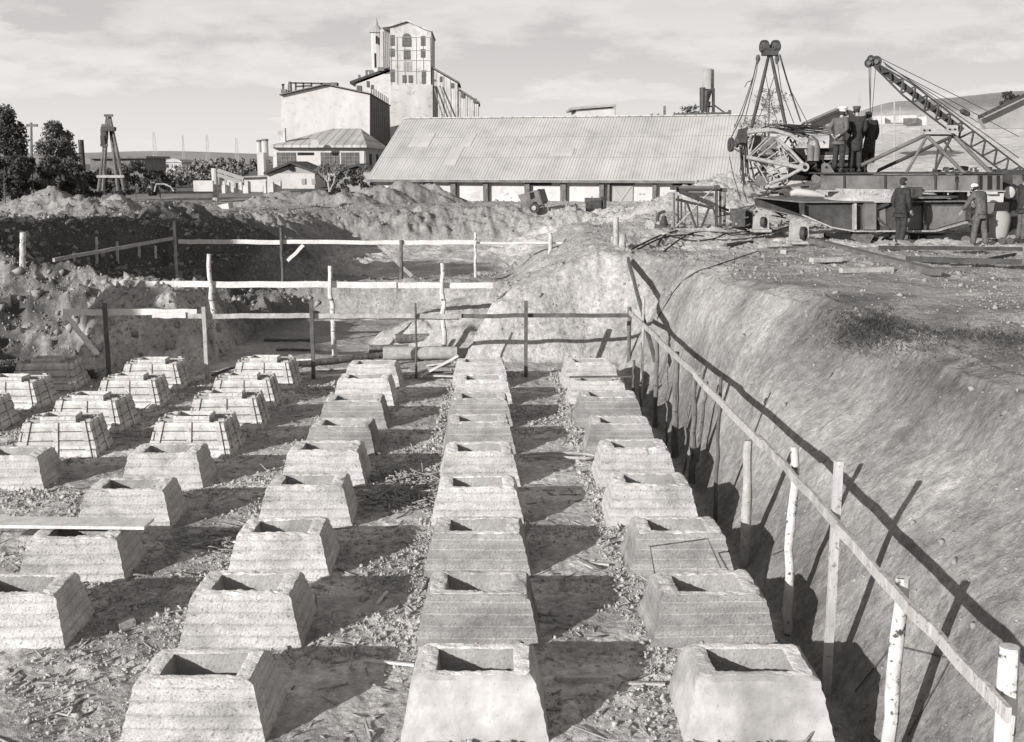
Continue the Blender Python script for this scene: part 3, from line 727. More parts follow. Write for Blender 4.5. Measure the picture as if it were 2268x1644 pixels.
rail(aty(145, 697, Y1+.3), aty(215, 785, Y1-.5), .12, .03, 'wood', 'pale plank leaning below the left end of the nearest cross rail', None, name='leaning_plank', cat='plank')
# ---- cross line 2
Y2 = on(735, 792, 0).y
G2 = 'birch stakes carrying the middle cross rail'
for (px, py, lab) in ((463, 563, 'crooked white birch stake at the left of the middle cross rail'), (731, 589, 'birch stake in the centre of the middle cross rail'), (980, 583, 'birch stake at the right of the middle cross rail beside the stacked boards')):
    t = aty(px, py, Y2-.07); pole((t.x+.03, Y2-.07, -.1), t, .062, 'birch', lab, G2, wob=.03)
hrail(323, 630, 878, 631, Y2, .035, .14, 'wood', 'long white plank across the left half of the middle rail line', 0)
hrail(857, 632, 1092, 632, Y2, .035, .13, 'wood', 'white plank across the right half of the middle rail line', .05)
# ---- cross line 3
Y3 = 34.5
G3 = 'stakes carrying the farthest cross rail'
for (px, py, r, m, lab) in ((385, 490, .05, 'wood_mid', 'weathered stake at the left start of the farthest cross rail by the track'), (622, 505, .055, 'wood_dark', 'dark stake with diagonal brace on the farthest cross rail'), (888, 532, .065, 'bark', 'knotty bark-covered stake of the farthest cross rail'), (1053, 515, .05, 'birch', 'slim birch stake of the farthest cross rail'), (1219, 516, .07, 'birch', 'patchy birch stake before the right slope, last on the farthest cross rail')):
    crosspost(px, py, Y3-.06, r, m, lab, G3)
hrail(395, 535, 621, 537, Y3, .04, .13, 'wood', 'white plank at the left end of the farthest rail line')
hrail(622, 536, 885, 537, Y3, .04, .12, 'wood', 'white plank between the two dark stakes of the farthest rail line', .045)
hrail(880, 537, 1052, 537, Y3, .04, .13, 'wood', 'white plank between bark-covered and slim birch stakes of the farthest rail line', 0)
hrail(1050, 538, 1292, 538, Y3, .03, .06, 'wood', 'thin pale lath at the right end of the farthest rail line', .045)
rail(aty(637, 578, Y3-.1), aty(672, 543, Y3-.1), .03, .10, 'wood', 'short white brace beside the dark stake', None, name='brace', cat='brace')
rail(aty(838, 541, Y3+.1), aty(912, 612, Y3+.6), .03, .11, 'wood', 'long white brace slanting down to the bark-covered stake', None, name='brace', cat='brace')
# stakes by the corner of the far bank
for (px, t_, b_, r, lab) in ((1365, 481, 562, .075, 'tall split stump post at the corner between the two pits'), (1379, 519, 568, .09, 'short thick post in front of the tall split post'), (1357, 525, 552, .05, 'low stub beside the tall split post')):
    b = on(px, b_, 2.2); t = aty(px, t_, b.y); pole((b.x, b.y, gh(b.x, b.y)-.1), t, r, 'wood_mid', lab, 'post stubs at the bank corner', name='post_stub', cat='post', taper=.9)
# left track posts and wire rail
lp = [(50, 515, 602, .085), (163, 560, 580, .045), (214, 525, 586, .055), (260, 535, 580, .06), (308, 539, 575, .06), (345, 545, 572, .055)]
labs = ['tall leaning post with white top at the left edge of the track', 'lowest stub post of the track fence', 'tallest stub post in the middle of the track fence', 'white-topped stub post of the track fence, left of another', 'banded white stub post of the track fence', 'short dark-banded stub post nearest the track bend']
pr = None
for i, (px, t_, b_, r) in enumerate(lp):
    b = gp(px, b_); t = aty(px, t_, b.y); pole((b.x, b.y, b.z-.15), t, r, 'birch' if i not in (1, 5) else 'wood', labs[i], 'stub posts along the left track', name='track_post', cat='post')
a = gp(120, 592)
rail(a+Vector((0, 0, .12)), aty(385, 528, Y3), .06, .09, 'wood_mid', 'grey pole rail fixed along the stub posts of the left track', None)
# ------------------------------------------------------------------ planks, logs, wires lying about
k22 = (X0-2*SXC, rowy(2))
thing(MB().bar((k22[0]-2.3, k22[1]+.16, HB+.045), (k22[0]+.74, k22[1]-.02, HB+.045), .32, .035, seg=4), 'plank', 'wood', 'wide white plank laid across a footing at the left', 'plank')
thing(MB().bar((X0+SXC-.55, rowy(7)-.30, HB+.05), (X0+SXC+.62, rowy(7)-.26, HB+.05), .05, .03, seg=3), 'plank', 'wood_dark', 'narrow dark lath lying on a footing near the far end of the fence column', 'plank')
def log(px0, py0, px1, py1, z, r, m, lab, name='log', cat='log', grp='logs lying on the pit floor'):
    a = on(px0, py0, z); b = on(px1, py1, z); root = empty(name, a, lab, cat, grp)
    MB().tube([a.lerp(b, i/6)+Vector((0, 0, r+random.uniform(-.01, .01))) for i in range(7)], [r*random.uniform(.95, 1.05) for _ in range(7)], 12).build('stem', m, root, smooth=True)
    d = (b-a).normalized()
    MB().lathe(a+Vector((0, 0, r))-d*.004, -d, [(0, r*.92), (.006, r*.85)], 12).build('cut_end', 'wood', root)
    return root
log(850, 797, 1012, 795, .02, .15, 'wood_mid', 'fat peeled log lying along the near edge of the second pit')
log(818, 783, 905, 782, .02, .10, 'bark', 'dark log with round cut end facing left of the fat peeled log')
log(870, 768, 958, 766, .02, .12, 'bark', 'dark log at the foot of the board stack')
log(876, 760, 956, 759, .16, .11, 'bark', 'dark log lying on top of another by the board stack')
log(585, 757, 690, 757, .0, .04, 'wood_dark', 'thin dark pole lying alone on the second pit floor')
log(612, 778, 745, 778, .0, .03, 'wood_dark', 'thinnest dark pole lying nearer on the second pit floor')
log(650, 815, 850, 792, .02, .07, 'bark', 'long dark log slanting behind the farthest footings')
# stack of boards at the end wall
a = on(990, 752, 0)
root = empty('board_stack', a, 'dark stack of sawn boards against the end wall of the pit', 'board stack')
for i in range(9):
    for j in range(2):
        MB().box((a.x+.30+random.uniform(-.05, .05), a.y+.25+.42*j, .05+.085*i), (1.05+random.uniform(-.08, .08), .38, .06)).build('board', 'wood_mid' if i % 4 == 3 else 'wood_dark', root)
# heap of broken planks
HPK = [((930, 838), (1015, 790), .5, 'wood', 'wide broken white plank propped on top of the plank heap'), ((905, 836), (1000, 806), .3, 'wood_mid', 'grey plank in the plank heap, second from the top'), ((880, 834), (1030, 836), .1, 'wood_mid', 'long plank lying flat at the foot of the plank heap'),
       ((950, 812), (1040, 800), .3, 'wood_mid', 'plank poking right out of the plank heap'), ((940, 828), (1020, 826), .14, 'wood_dark', 'dark plank lying under the plank heap'), ((700, 822), (880, 812), .1, 'wood_mid', 'plank lying flat left of the thin dark stake'), ((655, 800), (800, 795), .06, 'wood', 'pale strip lying behind the farthest forms'),
       ((668, 838), (760, 832), .08, 'wood', 'pale board by the foot of the dark stake'), ((525, 812), (560, 835), .2, 'wood_dark', 'dark board propped beside the farthest form'), ((470, 835), (530, 812), .15, 'wood_dark', 'dark board leaning behind the forms')]
for (a, b, z, m, lab) in HPK:
    A = on(a[0], a[1], 0); B = on(b[0], b[1], z*.9)
    thing(MB().bar(A+Vector((0, 0, .03)), B+Vector((0, 0, .02)), .14 if z > .25 else .09, .03, seg=3, wob=.006), 'loose_plank', m, lab, 'plank', 'loose planks at the back of the pit')
for i, (x, y, L, ang, lab) in enumerate([(X0-2*SXC+.95, rowy(1)+.15, .16, .6, 'small wood block on dark soil right of the left-edge footing'), (X0+SXC/2+.1, rowy(2)-.1, .34, -1.1, 'short plank on the soil between middle and right footings'), (X0+SXC/2+.25, rowy(2)-.05, .25, -.5, 'narrow offcut beside the short plank'),
                                    (X0+SXC/2-.15, rowy(0)+.6, .5, -.12, 'long thin lath in the foreground between middle and right footings'), (X0+SXC/2+.35, rowy(0)+.5, .35, -.2, 'thin lath right of a longer one in the foreground'), (X0-SXC/2+.3, rowy(0)+.95, .5, -.35, 'bright lath on the gravel left of the middle column'), (X0-SXC/2+.1, rowy(1)+.75, .3, 1.3, 'upright pale chip standing in gravel left of the middle column'),
                                    (X0-SXC/2+.2, rowy(3)+.95, .45, .3, 'pale stick on top of the splinter heap'), (X0-1.5*SXC+.2, rowy(2)+.9, .6, -.6, 'pale stick crossing the splinter patch at the left'), (X0-1.5*SXC+.1, rowy(2)+.8, .5, .5, 'second pale stick crossing the splinter patch at the left')]):
    z = gh(x, y)+.03; d = Vector((math.cos(ang), math.sin(ang), .05))*L/2
    thing(MB().bar(Vector((x, y, z))-d, Vector((x, y, z))+d, .05 if i in (1,) else .03 if i else .11, .02 if i else .06), 'wood_offcut', 'wood' if i > 4 else 'wood_mid', lab, 'offcut', 'offcuts of wood among the footings')
def wire(pts, r, lab, m='cable', name='wire', cat='wire'):
    # Catmull smoothing
    P = [Vector(p) for p in pts]; Q = []
    for i in range(len(P)-1):
        p0 = P[max(i-1, 0)]; p1 = P[i]; p2 = P[i+1]; p3 = P[min(i+2, len(P)-1)]
        for k in range(6):
            t = k/6; Q.append(.5*((2*p1)+(p2-p0)*t+(2*p0-5*p1+4*p2-p3)*t*t+(3*p1-p0-3*p2+p3)*t*t*t))
    Q.append(P[-1]); return thing(MB().tube(Q, r, 6), name, m, lab, cat, smooth=True)
def poly(pts, r, lab, m='rust', name='rebar_loop', cat='rebar'): return thing(MB().tube(pts, r, 6), name, m, lab, cat)
bx_, by_ = X0+SXC, rowy(1)
poly([(bx_-.45, by_+.25, .45), (bx_-.47, by_+.45, .66), (bx_+.12, by_+.5, .72), (bx_+.22, by_+.3, .48)], .008, 'bent iron rod standing on a footing of the fence column')
def slope_pts(L, lift=.03):
    r = []
    for (px, py) in L: v = gp(px, py); v.z += lift; r.append(v)
    return r
poly(slope_pts([(1893, 1540), (1975, 1438), (2105, 1470), (2070, 1530), (2010, 1640)]), .008, 'bent square iron loop lying on the near right slope')
wire(slope_pts([(1455, 715), (1500, 640), (1540, 610), (1590, 590), (1680, 560)], .02), .012, 'loose wire trailing over the crest of the right slope')
# hoses coil on the pit floor
cx_, cy_ = X0+SXC/2+.15, rowy(5)-.75
wire([(cx_-.6, cy_+.12, .04), (cx_-.2, cy_+.2, .05), (cx_+.25, cy_+.16, .05), (cx_+.5, cy_+.0, .05), (cx_+.4, cy_-.14, .05), (cx_+.1, cy_-.12, .06), (cx_-.3, cy_+.02, .05), (cx_-.6, cy_-.02, .04)], .022, 'coiled pale hose on the ground between middle and fence footings', 'wood_mid', 'hose', 'hose')
HS = [[(1470, 560), (1530, 520), (1590, 517), (1680, 524), (1760, 500)], [(1400, 566), (1470, 530), (1540, 524), (1600, 535), (1690, 528)], [(1480, 524), (1530, 536), (1580, 532), (1610, 520), (1660, 515)], [(1398, 556), (1430, 540), (1465, 524)], [(1455, 548), (1472, 526), (1500, 516)]]
for i, L in enumerate(HS):
    wire(slope_pts(L, .03), .022, ['black hose snaking right from the pump to the bogies', 'longest black hose running from the post stubs past the timber frame', 'black hose looping below the lattice box', 'short black hose end by the post stubs', 'black hose hanging down the bank edge below the pump'][i], name='hose', cat='hose')
# timbers on the right bank
TB = [((1772, 536), (2072, 617), .20, .12, 'steel_mid', 'long squared beam slanting across the right bank'), ((1995, 541), (2080, 588), .19, .08, 'wood_mid', 'wide plank slanting toward the steel frame'), ((2005, 590), (2262, 597), .10, .10, 'steel', 'dark rail lying across the right bank edge'), ((1945, 571), (2262, 574), .06, .08, 'steel', 'thin dark rail lying behind the darker rail'),
      ((1796, 593), (1860, 591), .16, .09, 'wood_mid', 'short sleeper with shadow on the right bank'), ((1862, 608), (1975, 605), .14, .09, 'wood_mid', 'sleeper lying nearest the crest of the right bank'), ((1734, 565), (1755, 563), .16, .09, 'wood_mid', 'stubby timber block on the right bank'), ((1606, 545), (1665, 538), .10, .08, 'wood_dark', 'dark timber below the first bogie'), ((2190, 585), (2262, 572), .05, .05, 'steel', 'slim bar crossing the rails at the right edge'), ((2060, 606), (2150, 607), .08, .05, 'wood_dark', 'dark strip of timber beyond the long beam end'), ((1700, 552), (1800, 549), .08, .05, 'wood_dark', 'dark lath near the second bogie')]
for (a, b, w, h, m, lab) in TB:
    A = on(a[0], a[1], 2.42); B = on(b[0], b[1], 2.42); A.z = gh(A.x, A.y)+h/2; B.z = gh(B.x, B.y)+h/2; A.z = B.z = max(A.z, B.z)
    thing(MB().bar(A, B, w, h, seg=4, wob=.004), 'timber_beam' if 'steel' not in m else 'steel_rail', m, lab, 'beam', 'beams and rails lying on the right bank')
# ------------------------------------------------------------------ BUILDINGS
def facebox(mb, x0, y0, x1, y1, Y, t=.12, off=0.0):
    """a thin box standing on the plane y = Y, given by pixel corners"""
    a = aty(x0, y0, Y); b = aty(x1, y1, Y)
    return mb.box(((a.x+b.x)/2, Y-off-t/2, (a.z+b.z)/2), (abs(b.x-a.x), t, abs(a.z-b.z)))
def window(parent, x0, y0, x1, y1, Y, bars=(2, 3), name='window', fr=True, m='glassy', arch=False):
    a = aty(x0, y1, Y); b = aty(x1, y0, Y); w = b.x-a.x; h = b.z-a.z; f = None
    mb = MB(); t = min(.07, w*.06)
    if arch:
        pts = [Vector((a.x, Y-.05, a.z)), Vector((b.x, Y-.05, a.z))]+[Vector(((a.x+b.x)/2+w/2*math.cos(q), Y-.05, b.z-w/2+w/2*math.sin(q))) for q in [math.pi*i/10 for i in range(11)]]
        mb.prism(pts, (0, .04, 0)); o = mb.build(name, m, parent)
    else:
        mb.box(((a.x+b.x)/2, Y-.03, (a.z+b.z)/2), (w, .04, h)); o = mb.build(name, m, parent)
    if fr:
        mb = MB()
        for i in range(1, bars[0]+1): mb.box((a.x+w*i/(bars[0]+1), Y-.085, (a.z+b.z)/2), (t*.5, .05, h*.96))
        for i in range(1, bars[1]+1): mb.box(((a.x+b.x)/2, Y-.09, a.z+h*i/(bars[1]+1)), (w*.96, .04, t*.5))
        mb.build('frame', 'plaster_dim', o)
    return o
# warehouse ----------------------------------------------------
A = aty(834, 455, 92); Bq = aty(1664, 455, 84); A.z = Bq.z = 1.0
dv = Vector((Bq.x-A.x, Bq.y-A.y, 0)); Lw = dv.length; rz = math.atan2(dv.y, dv.x)
wh = empty('warehouse', (A.x, A.y, .55), 'long low whitewashed warehouse with a corrugated grey roof', 'warehouse', None, rz)
HW = 2.75; DW = 16.5; RH = 4.75
MB().prism([(0, 0, 0), (0, DW, 0), (0, DW, HW), (0, DW/2, HW+RH-.15), (0, 0, HW)], (Lw, 0, 0)).build('wall', 'plaster', wh, local=True)
ov = .75
def roofslab(sgn):
    y0 = -ov if sgn > 0 else DW+ov; z0 = HW+.02-ov*RH/(DW/2)*.6; mb = MB(); NN = 60
    a = Vector((-.5, y0, z0)); r = Vector((-.5, DW/2, HW+RH+.02))
    mb.prism([a, r, r+Vector((0, 0, .12)), a+Vector((0, 0, .12))], (Lw+1.0, 0, 0)); return mb
rf = roofslab(1).build('roof', 'roof', wh, local=True); roofslab(-1).build('roof', 'roof', wh, local=True)
# ribs of the sheeting and ridge cap
mb = MB(); sl = Vector((0, DW/2+ov, HW+RH+.02-(HW+.02-ov*RH/(DW/2)*.6)))
for i in range(int((Lw+.8)/.24)):
    x = -.45+.24*i; a = Vector((x, -ov, HW+.16-ov*RH/(DW/2)*.6)); mb.bar(a+Vector((0, 0, -.006)), a+sl+Vector((0, 0, -.006)), .10, .022)
mb.build('sheet_ribs', 'roof', rf, local=False) if False else None
o = mb.build('sheet_ribs', 'roof', wh, local=True)
zr0 = HW+.16-ov*RH/(DW/2)*.6
for f_ in (.33, .66):
    MB().bar((-.5, -ov+(DW/2+ov)*f_, zr0+sl.z*f_+.02), (Lw+.5, -ov+(DW/2+ov)*f_, zr0+sl.z*f_+.02), .05, .03).build('sheet_lap', 'plaster_dim', wh, local=True)
rp = random.Random(21)
for _ in range(4):
    x = rp.uniform(1, Lw-2); f_ = rp.choice([.05, .35, .68, .2, .5]); w_ = rp.choice([.9, 1.8, .9]); h_ = rp.choice([.22, .3, .12])
    a = Vector((x, -ov, zr0))+sl*f_+Vector((0, 0, .017)); mb = MB(); mb.prism([a, a+Vector((w_, 0, 0)), a+Vector((w_, 0, 0))+sl*h_, a+sl*h_], (0, 0, .012)); mb.build('replaced_sheet', 'roof', wh, local=True)
MB().bar((-.5, DW/2, HW+RH+.16), (Lw+.5, DW/2, HW+RH+.16), .5, .08).build('ridge_cap', 'roof_seam', wh, local=True)
mb = MB(); mb.bar((-.5, -ov-.04, HW-.26), (Lw+.5, -ov-.04, HW-.26), .08, .20); mb.build('eave_board', 'steel_mid', wh, local=True)
def wl(px): # local x along the front wall of a pixel column
    r = ray(px, 430); n = Vector((-dv.y, dv.x, 0)); t = (A-CAM).dot(n)/r.dot(n); p = CAM+r*t; return (p-A).dot(dv.normalized())
for (x0, x1) in ((934, 941), (1001, 1012), (1073, 1083), (1164, 1175), (1243, 1255), (1329, 1339), (1347, 1352), (1446, 1455), (1540, 1550), (1610, 1620)):
    a, b = wl(x0), wl(x1); MB().box(((a+b)/2, -.22, HW/2), (b-a, .40, HW-.1)).build('post', 'bark', wh, local=True)
for (x0, x1, d) in ((1174, 1222, .28), (1352, 1405, .22), (1083, 1110, .12), (940, 960, .2), (1255, 1308, .08), (1490, 1530, .25)):
    a, b = wl(x0), wl(x1); MB().box(((a+b)/2, -.11, HW-.28-d/2), (b-a, .2, d)).build('eave_shadow', 'dark', wh, local=True)  # dark boxes stand in for the eave's shadow on the wall
a, b = wl(1354), wl(1402); dr = MB().box(((a+b)/2, -.06, HW*.42), (b-a, .10, HW*.84)).build('door', 'plaster_dim', wh, local=True)
mb = MB(); mb.bar((a+.1, -.13, .1), (b-.1, -.13, HW*.8), .10, .05); mb.bar((a+.1, -.14, HW*.8), ((a+b)/2, -.14, HW*.42), .08, .04); mb.bar((a, -.14, .5), (b, -.14, .5), .08, .04); mb.build('door_brace', 'plaster_grey', wh, local=True)
mb = MB()
for (sx, sz) in ((.28, 1.55), (.55, 1.55), (.25, 1.05), (.55, 1.05)):
    a = wl(1410)+sx; mb.box((a, -.02, sz), (.16, .04, .10))
mb.build('painted_mark', 'plaster_dim', wh, local=True)
mb = MB()
for (sx, sz) in ((.2, 1.5), (.5, 1.2), (.2, .9)):
    a = wl(1118)+sx; mb.box((a, -.02, sz), (.12, .04, .08))
mb.build('painted_mark', 'plaster_dim', wh, local=True)
# gable-fronted hall ---------------------------------------------
def extr(name, pts, Y, depth, m, parent):
    return MB().prism([aty(x, y, Y) for x, y in pts], (0, depth, 0)).build(name, m, parent)
YG = 150
hall = empty('gable_hall', aty(720, 390, YG), 'tall blank pale hall with low gable and dark shaded side', 'building')
hall.location.z = 0
extr('wall', [(623, 400), (819, 400), (819, 210), (723, 189.5), (623, 212)], YG, 31, 'plaster', hall)
mb = MB()
for s, (p, q) in enumerate((((620, 211.5), (723, 188)), ((723, 188), (822, 209)))):
    a, b = aty(*p, YG), aty(*q, YG); mb.prism([a, b, b+Vector((0, 0, .35)), a+Vector((0, 0, .35))], (0, 31.5, 0)) if False else mb.prism([a-Vector((0, .6, 0)), b-Vector((0, .6, 0)), b+Vector((0, -.6, .12)), a+Vector((0, -.6, .12))], (0, 32, 0))
mb.build('roof', 'steel_mid', hall)
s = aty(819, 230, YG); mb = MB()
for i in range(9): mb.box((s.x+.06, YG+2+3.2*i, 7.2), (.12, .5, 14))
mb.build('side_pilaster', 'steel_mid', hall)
mb = MB().box((s.x+.03, YG+15.5, 6.6), (.05, 30.9, 13.2)); mb.build('painted_shade_side', 'steel', hall)  # dark sheet puts the shade of the hall's side into colour
# roof railing and vents
mb = MB(); Yr = YG+8
for (x, h0, h1) in ((640, 208, 185), (627, 210, 187), (655, 204, 183), (672, 202, 184), (690, 200, 184), (712, 196, 184), (735, 195, 184), (748, 196, 184)):
    mb.bar(aty(x, h0, Yr), aty(x, h1, Yr), .22)
for (p, q) in (((644, 184), (750, 186)), ((655, 192), (690, 190)), ((624, 189), (630, 187))): mb.bar(aty(*p, Yr), aty(*q, Yr), .22)
mb.build('roof_railing', 'rust', hall)
mb = MB(); facebox(mb, 735, 184, 748, 198, Yr, 1.2); facebox(mb, 642, 182, 647, 205, Yr+1, 1.2); facebox(mb, 625, 199, 637, 210, Yr, 1); mb.build('roof_vent', 'steel_mid', hall)
# tower mill ------------------------------------------------------
YT = 190
tw = empty('tower_mill', aty(905, 400, YT), 'tall pale mill tower with arched gable and a spired stair turret', 'tower'); tw.location.z = 0
extr('wall', [(864, 190), (864, 66), (862, 61), (868, 60), (884, 54.5), (901, 49), (920, 57), (940, 66.5), (955, 71.5), (955, 190)], YT, 14, 'plaster_grey', tw)
extr('lower_wall', [(862, 420), (959, 420), (958, 188), (866, 188)], YT-.4, 14.8, 'plaster_grey', tw)
mb = MB()
for x in (866, 880, 896.5, 922, 937.5, 953.5): facebox(mb, x-.8, 82, x+.8, 240 if x == 880 else 188, YT, .10)
for y in (83, 112, 134, 158): facebox(mb, 864, y-.6, 955, y+.6, YT, .08)
mb.build('facade_pilasters', 'plaster_dim', tw)
mb = MB()
for p, q in (((846, 62), (867, 59)), ((867, 59), (901, 48)), ((901, 48), (940, 65.5)), ((940, 65.5), (957, 71))):
    a, b = aty(*p, YT), aty(*q, YT); mb.prism([a-Vector((0, .5, 0)), b-Vector((0, .5, 0)), b+Vector((0, -.5, .25)), a+Vector((0, -.5, .25))], (0, 14.8, 0))
mb.build('gable_coping', 'plaster_grey', tw)
window(tw, 891, 74, 911, 104, YT, (2, 3), arch=True)
for (x0, y0, x1, y1) in ((860+1, 78, 871, 102), (932, 80, 942, 102), (861, 108, 871, 126), (932, 109, 942, 128), (894, 110, 909, 132), (862, 154, 871, 182), (934, 156, 943, 186), (891.5, 167, 900.5, 184), (905, 167, 914.5, 184)):
    if x0 < 864: x0 += 3; x1 += 3
    window(tw, x0, y0, x1, y1, YT, (1, 2))
o = window(tw, 894, 137, 912, 159, YT, (1, 1), m='plaster_dim')
# left flank strips
mb = MB(); s = aty(864, 100, YT)
for i in range(5): facebox(mb, 845+4*i, 68-1*i, 846.3+4*i, 158, YT+3.4, .2)
mb.build('flank_buttress', 'plaster_dim', tw)
MB().prism([aty(842, 160, YT+3.6), aty(864, 160, YT+3.6), aty(864, 62, YT+3.6), aty(842, 66, YT+3.6)], (0, 9, 0)).build('flank_wall', 'plaster', tw)
tc = aty(836, 160, YT+7); w = (aty(850, 100, YT)-aty(822, 100, YT)).x
top = aty(836, 73, YT+7).z; bot = aty(836, 160, YT+7).z-3; tip = aty(835, 39, YT+7).z
MB().lathe((tc.x, YT+7, 0), (0, 0, 1), [(bot, w*.47), (top, w*.47)], 12).build('stair_turret', 'plaster_grey', tw)
MB().lathe((tc.x, YT+7, 0), (0, 0, 1), [(top, w*.62), (top+.3, w*.60), (top+.6, w*.44), (tip-1.2, w*.13), (tip, .05)], 12).build('spire', 'plaster_dim', tw)
for (x0, y0, x1, y1) in ((832, 80, 836, 97), (829, 118, 833, 150), (838, 84, 841, 100)):
    mb = MB(); facebox(mb, x0, y0, x1, y1, YT+7-w*.47, .1); mb.build('window', 'dark', tw)
# left annex
extr('annex_wall', [(778, 210), (800, 330), (866, 330), (866, 158), (790, 186)], YT+1, 12, 'plaster', tw)
mb = MB(); a, b = aty(775, 186, YT+.9), aty(864, 154, YT+.9); mb.prism([a-Vector((0, .2, 0)), b-Vector((0, .2, 0)), b+Vector((0, -.2, .4)), a+Vector((0, -.2, .4))], (0, 13, 0)); mb.build('annex_roof', 'steel', tw)
for (x0, y0, x1, y1) in ((812, 180, 817, 193), (822, 188, 826, 197), (790, 190, 800, 206)):
    mb = MB(); facebox(mb, x0, y0, x1, y1, YT+1, .2); mb.build('window', 'glassy', tw)
mb = MB()
for (x, y0, y1) in ((796, 166, 180), (812, 156, 172), (820, 157, 170), (826, 157, 168), (846, 150, 158)): mb.bar(aty(x, y1, YT+1), aty(x, y0, YT+1), .35)
mb.bar(aty(812, 157, YT+1), aty(826, 157, YT+1), .25); facebox(mb, 838, 150, 852, 158, YT+1, 1); mb.build('roof_vent', 'steel_mid', tw)
# right annex, stepped, vertical boards
extr('right_annex_wall', [(957, 300), (1014, 300), (1014, 186), (957, 153)], YT+.5, 12, 'vboard', tw)
extr('right_annex_wall', [(1014.3, 300), (1060, 300), (1060, 230), (1014.3, 200)], YT+.7, 11, 'vboard', tw)
mb = MB()
for p, q in (((957, 151), (1018, 186)), ((1012, 197), (1063, 230))):
    a, b = aty(*p, YT+.5), aty(*q, YT+.5); mb.prism([a-Vector((0, .25, 0)), b-Vector((0, .25, 0)), b+Vector((0, -.25, .3)), a+Vector((0, -.25, .3))], (0, 12.5, 0))
mb.build('right_annex_roof', 'steel_mid', tw)
mb = MB()
for i in range(26):
    x = 960+4*i; yt = 153+(x-957)*.58 if x < 1014 else 200+(x-1014)*.65; facebox(mb, x, yt+3, x+.8, 290, YT+.5, .04, 0) if x < 1058 else None
mb.build('board_batten', 'plaster_dim', tw)
for (x0, y0, x1, y1) in ((974, 170, 980, 182), (998, 184, 1006, 196), (1021, 205, 1028, 217), (1040, 212, 1044, 219), (1048, 218, 1056, 229), (962, 176, 965, 181)):
    window(tw, x0, y0, x1, y1, YT+.5, (1, 1))
mb = MB(); mb.bar(aty(960, 188, YT), aty(985, 275, YT-.6), .16); mb.bar(aty(974, 190, YT), aty(1004, 275, YT-.6), .16); mb.build('sloping_strut', 'steel_mid', tw)
# hipped service building ----------------------------------------
YH = 122
hb = empty('hipped_workshop', aty(740, 400, YH), 'low white workshop under a hipped seamed roof before the tall hall', 'building'); hb.location.z = 0
extr('wall', [(605, 400), (807, 400), (807, 326), (605, 326)], YH, 26, 'plaster', hb)
e0, e1 = aty(599, 327, YH-.8), aty(812, 327, YH-.8); zr = aty(738, 285, YH+13).z; r0, r1 = aty(738, 285, YH+13), aty(799, 286, YH+13)
b0 = Vector((e0.x, YH+27, e0.z)); b1 = Vector((e1.x, YH+27, e0.z)); e1.z = e0.z; r1.z = r0.z
mb = MB(); D_ = Vector((0, 0, .25)); mb.add([e0, e1, b1, b0, e0+D_, e1+D_, b1+D_, b0+D_, r0, r1], [(0, 3, 2, 1), (0, 1, 5, 4), (1, 2, 6, 5), (2, 3, 7, 6), (3, 0, 4, 7), (4, 5, 9, 8), (5, 6, 9), (6, 7, 8, 9), (7, 4, 8)]); mb.build('roof', 'roof_seam', hb)
mb = MB().box((e1.x-.25, YH+13, e0.z-2), (.1, 25.8, 3.9)); mb.build('painted_shade_wall', 'plaster_dim', hb)  # greyer sheet paints this side as the one in shade
for (x0, y0, x1, y1, m) in ((614, 338, 655, 372, 'glassy'), (659, 338, 695, 344, 'dark'), (711, 338, 751, 372, 'glassy'), (756, 338, 795, 372, 'glassy')):
    a = window(hb, x0, y0, x1, y1, YH, (3, 3), m=m, name='window', fr=(m != 'dark'))
mb = MB()
for Yq in (YH+5, YH+13, YH+20): mb.box((e1.x-.18, Yq, e0.z-1.8), (.05, 2.5, 2.4))
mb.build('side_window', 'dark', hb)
a = aty(625, 318, YH+2); MB().box((a.x, a.y, a.z+.6), (.8, .8, 2.0)).build('chimney', 'plaster_grey', hb)
MB().bar(aty(703, 322, YH), aty(714, 309, YH+5), .2).build('ladder', 'rust', hb)
mb = MB(); mb.lathe(aty(697, 318, YH-2), (0, 1, 0), [(0, .42), (.06, .42)], 16); mb.build('round_dish', 'plaster_grey', hb)
# tanks left
for i, (x, yt, r, lab) in enumerate(((574.5, 315, 5, 'slimmer round pale tank, left of a pair by the workshop'), (588, 313, 7, 'wider round pale tank of a pair by the workshop'))):
    a = aty(x, 345, 130); b = aty(x, yt, 130); rr = r*130/FPX; root = empty('storage_tank', (a.x, a.y, 1), lab, 'tank', 'tanks beside the workshop')
    MB().lathe((a.x, a.y, 0), (0, 0, 1), [(.5, rr), (b.z, rr)], 16).build('shell', 'plaster_grey', root)
    MB().lathe((a.x, a.y, 0), (0, 0, 1), [(b.z, rr*1.08), (b.z+.25, rr*1.08)], 16).build('rim', 'steel_mid', root)
a = aty(577, 390, 124); b = aty(589, 338, 124)
thing(MB().box(((a.x+b.x)/2, 124, (a.z+b.z)/2), (b.x-a.x, 3, b.z-a.z)), 'pump_house', 'plaster', 'small white square hut under the pair of tanks', 'hut')
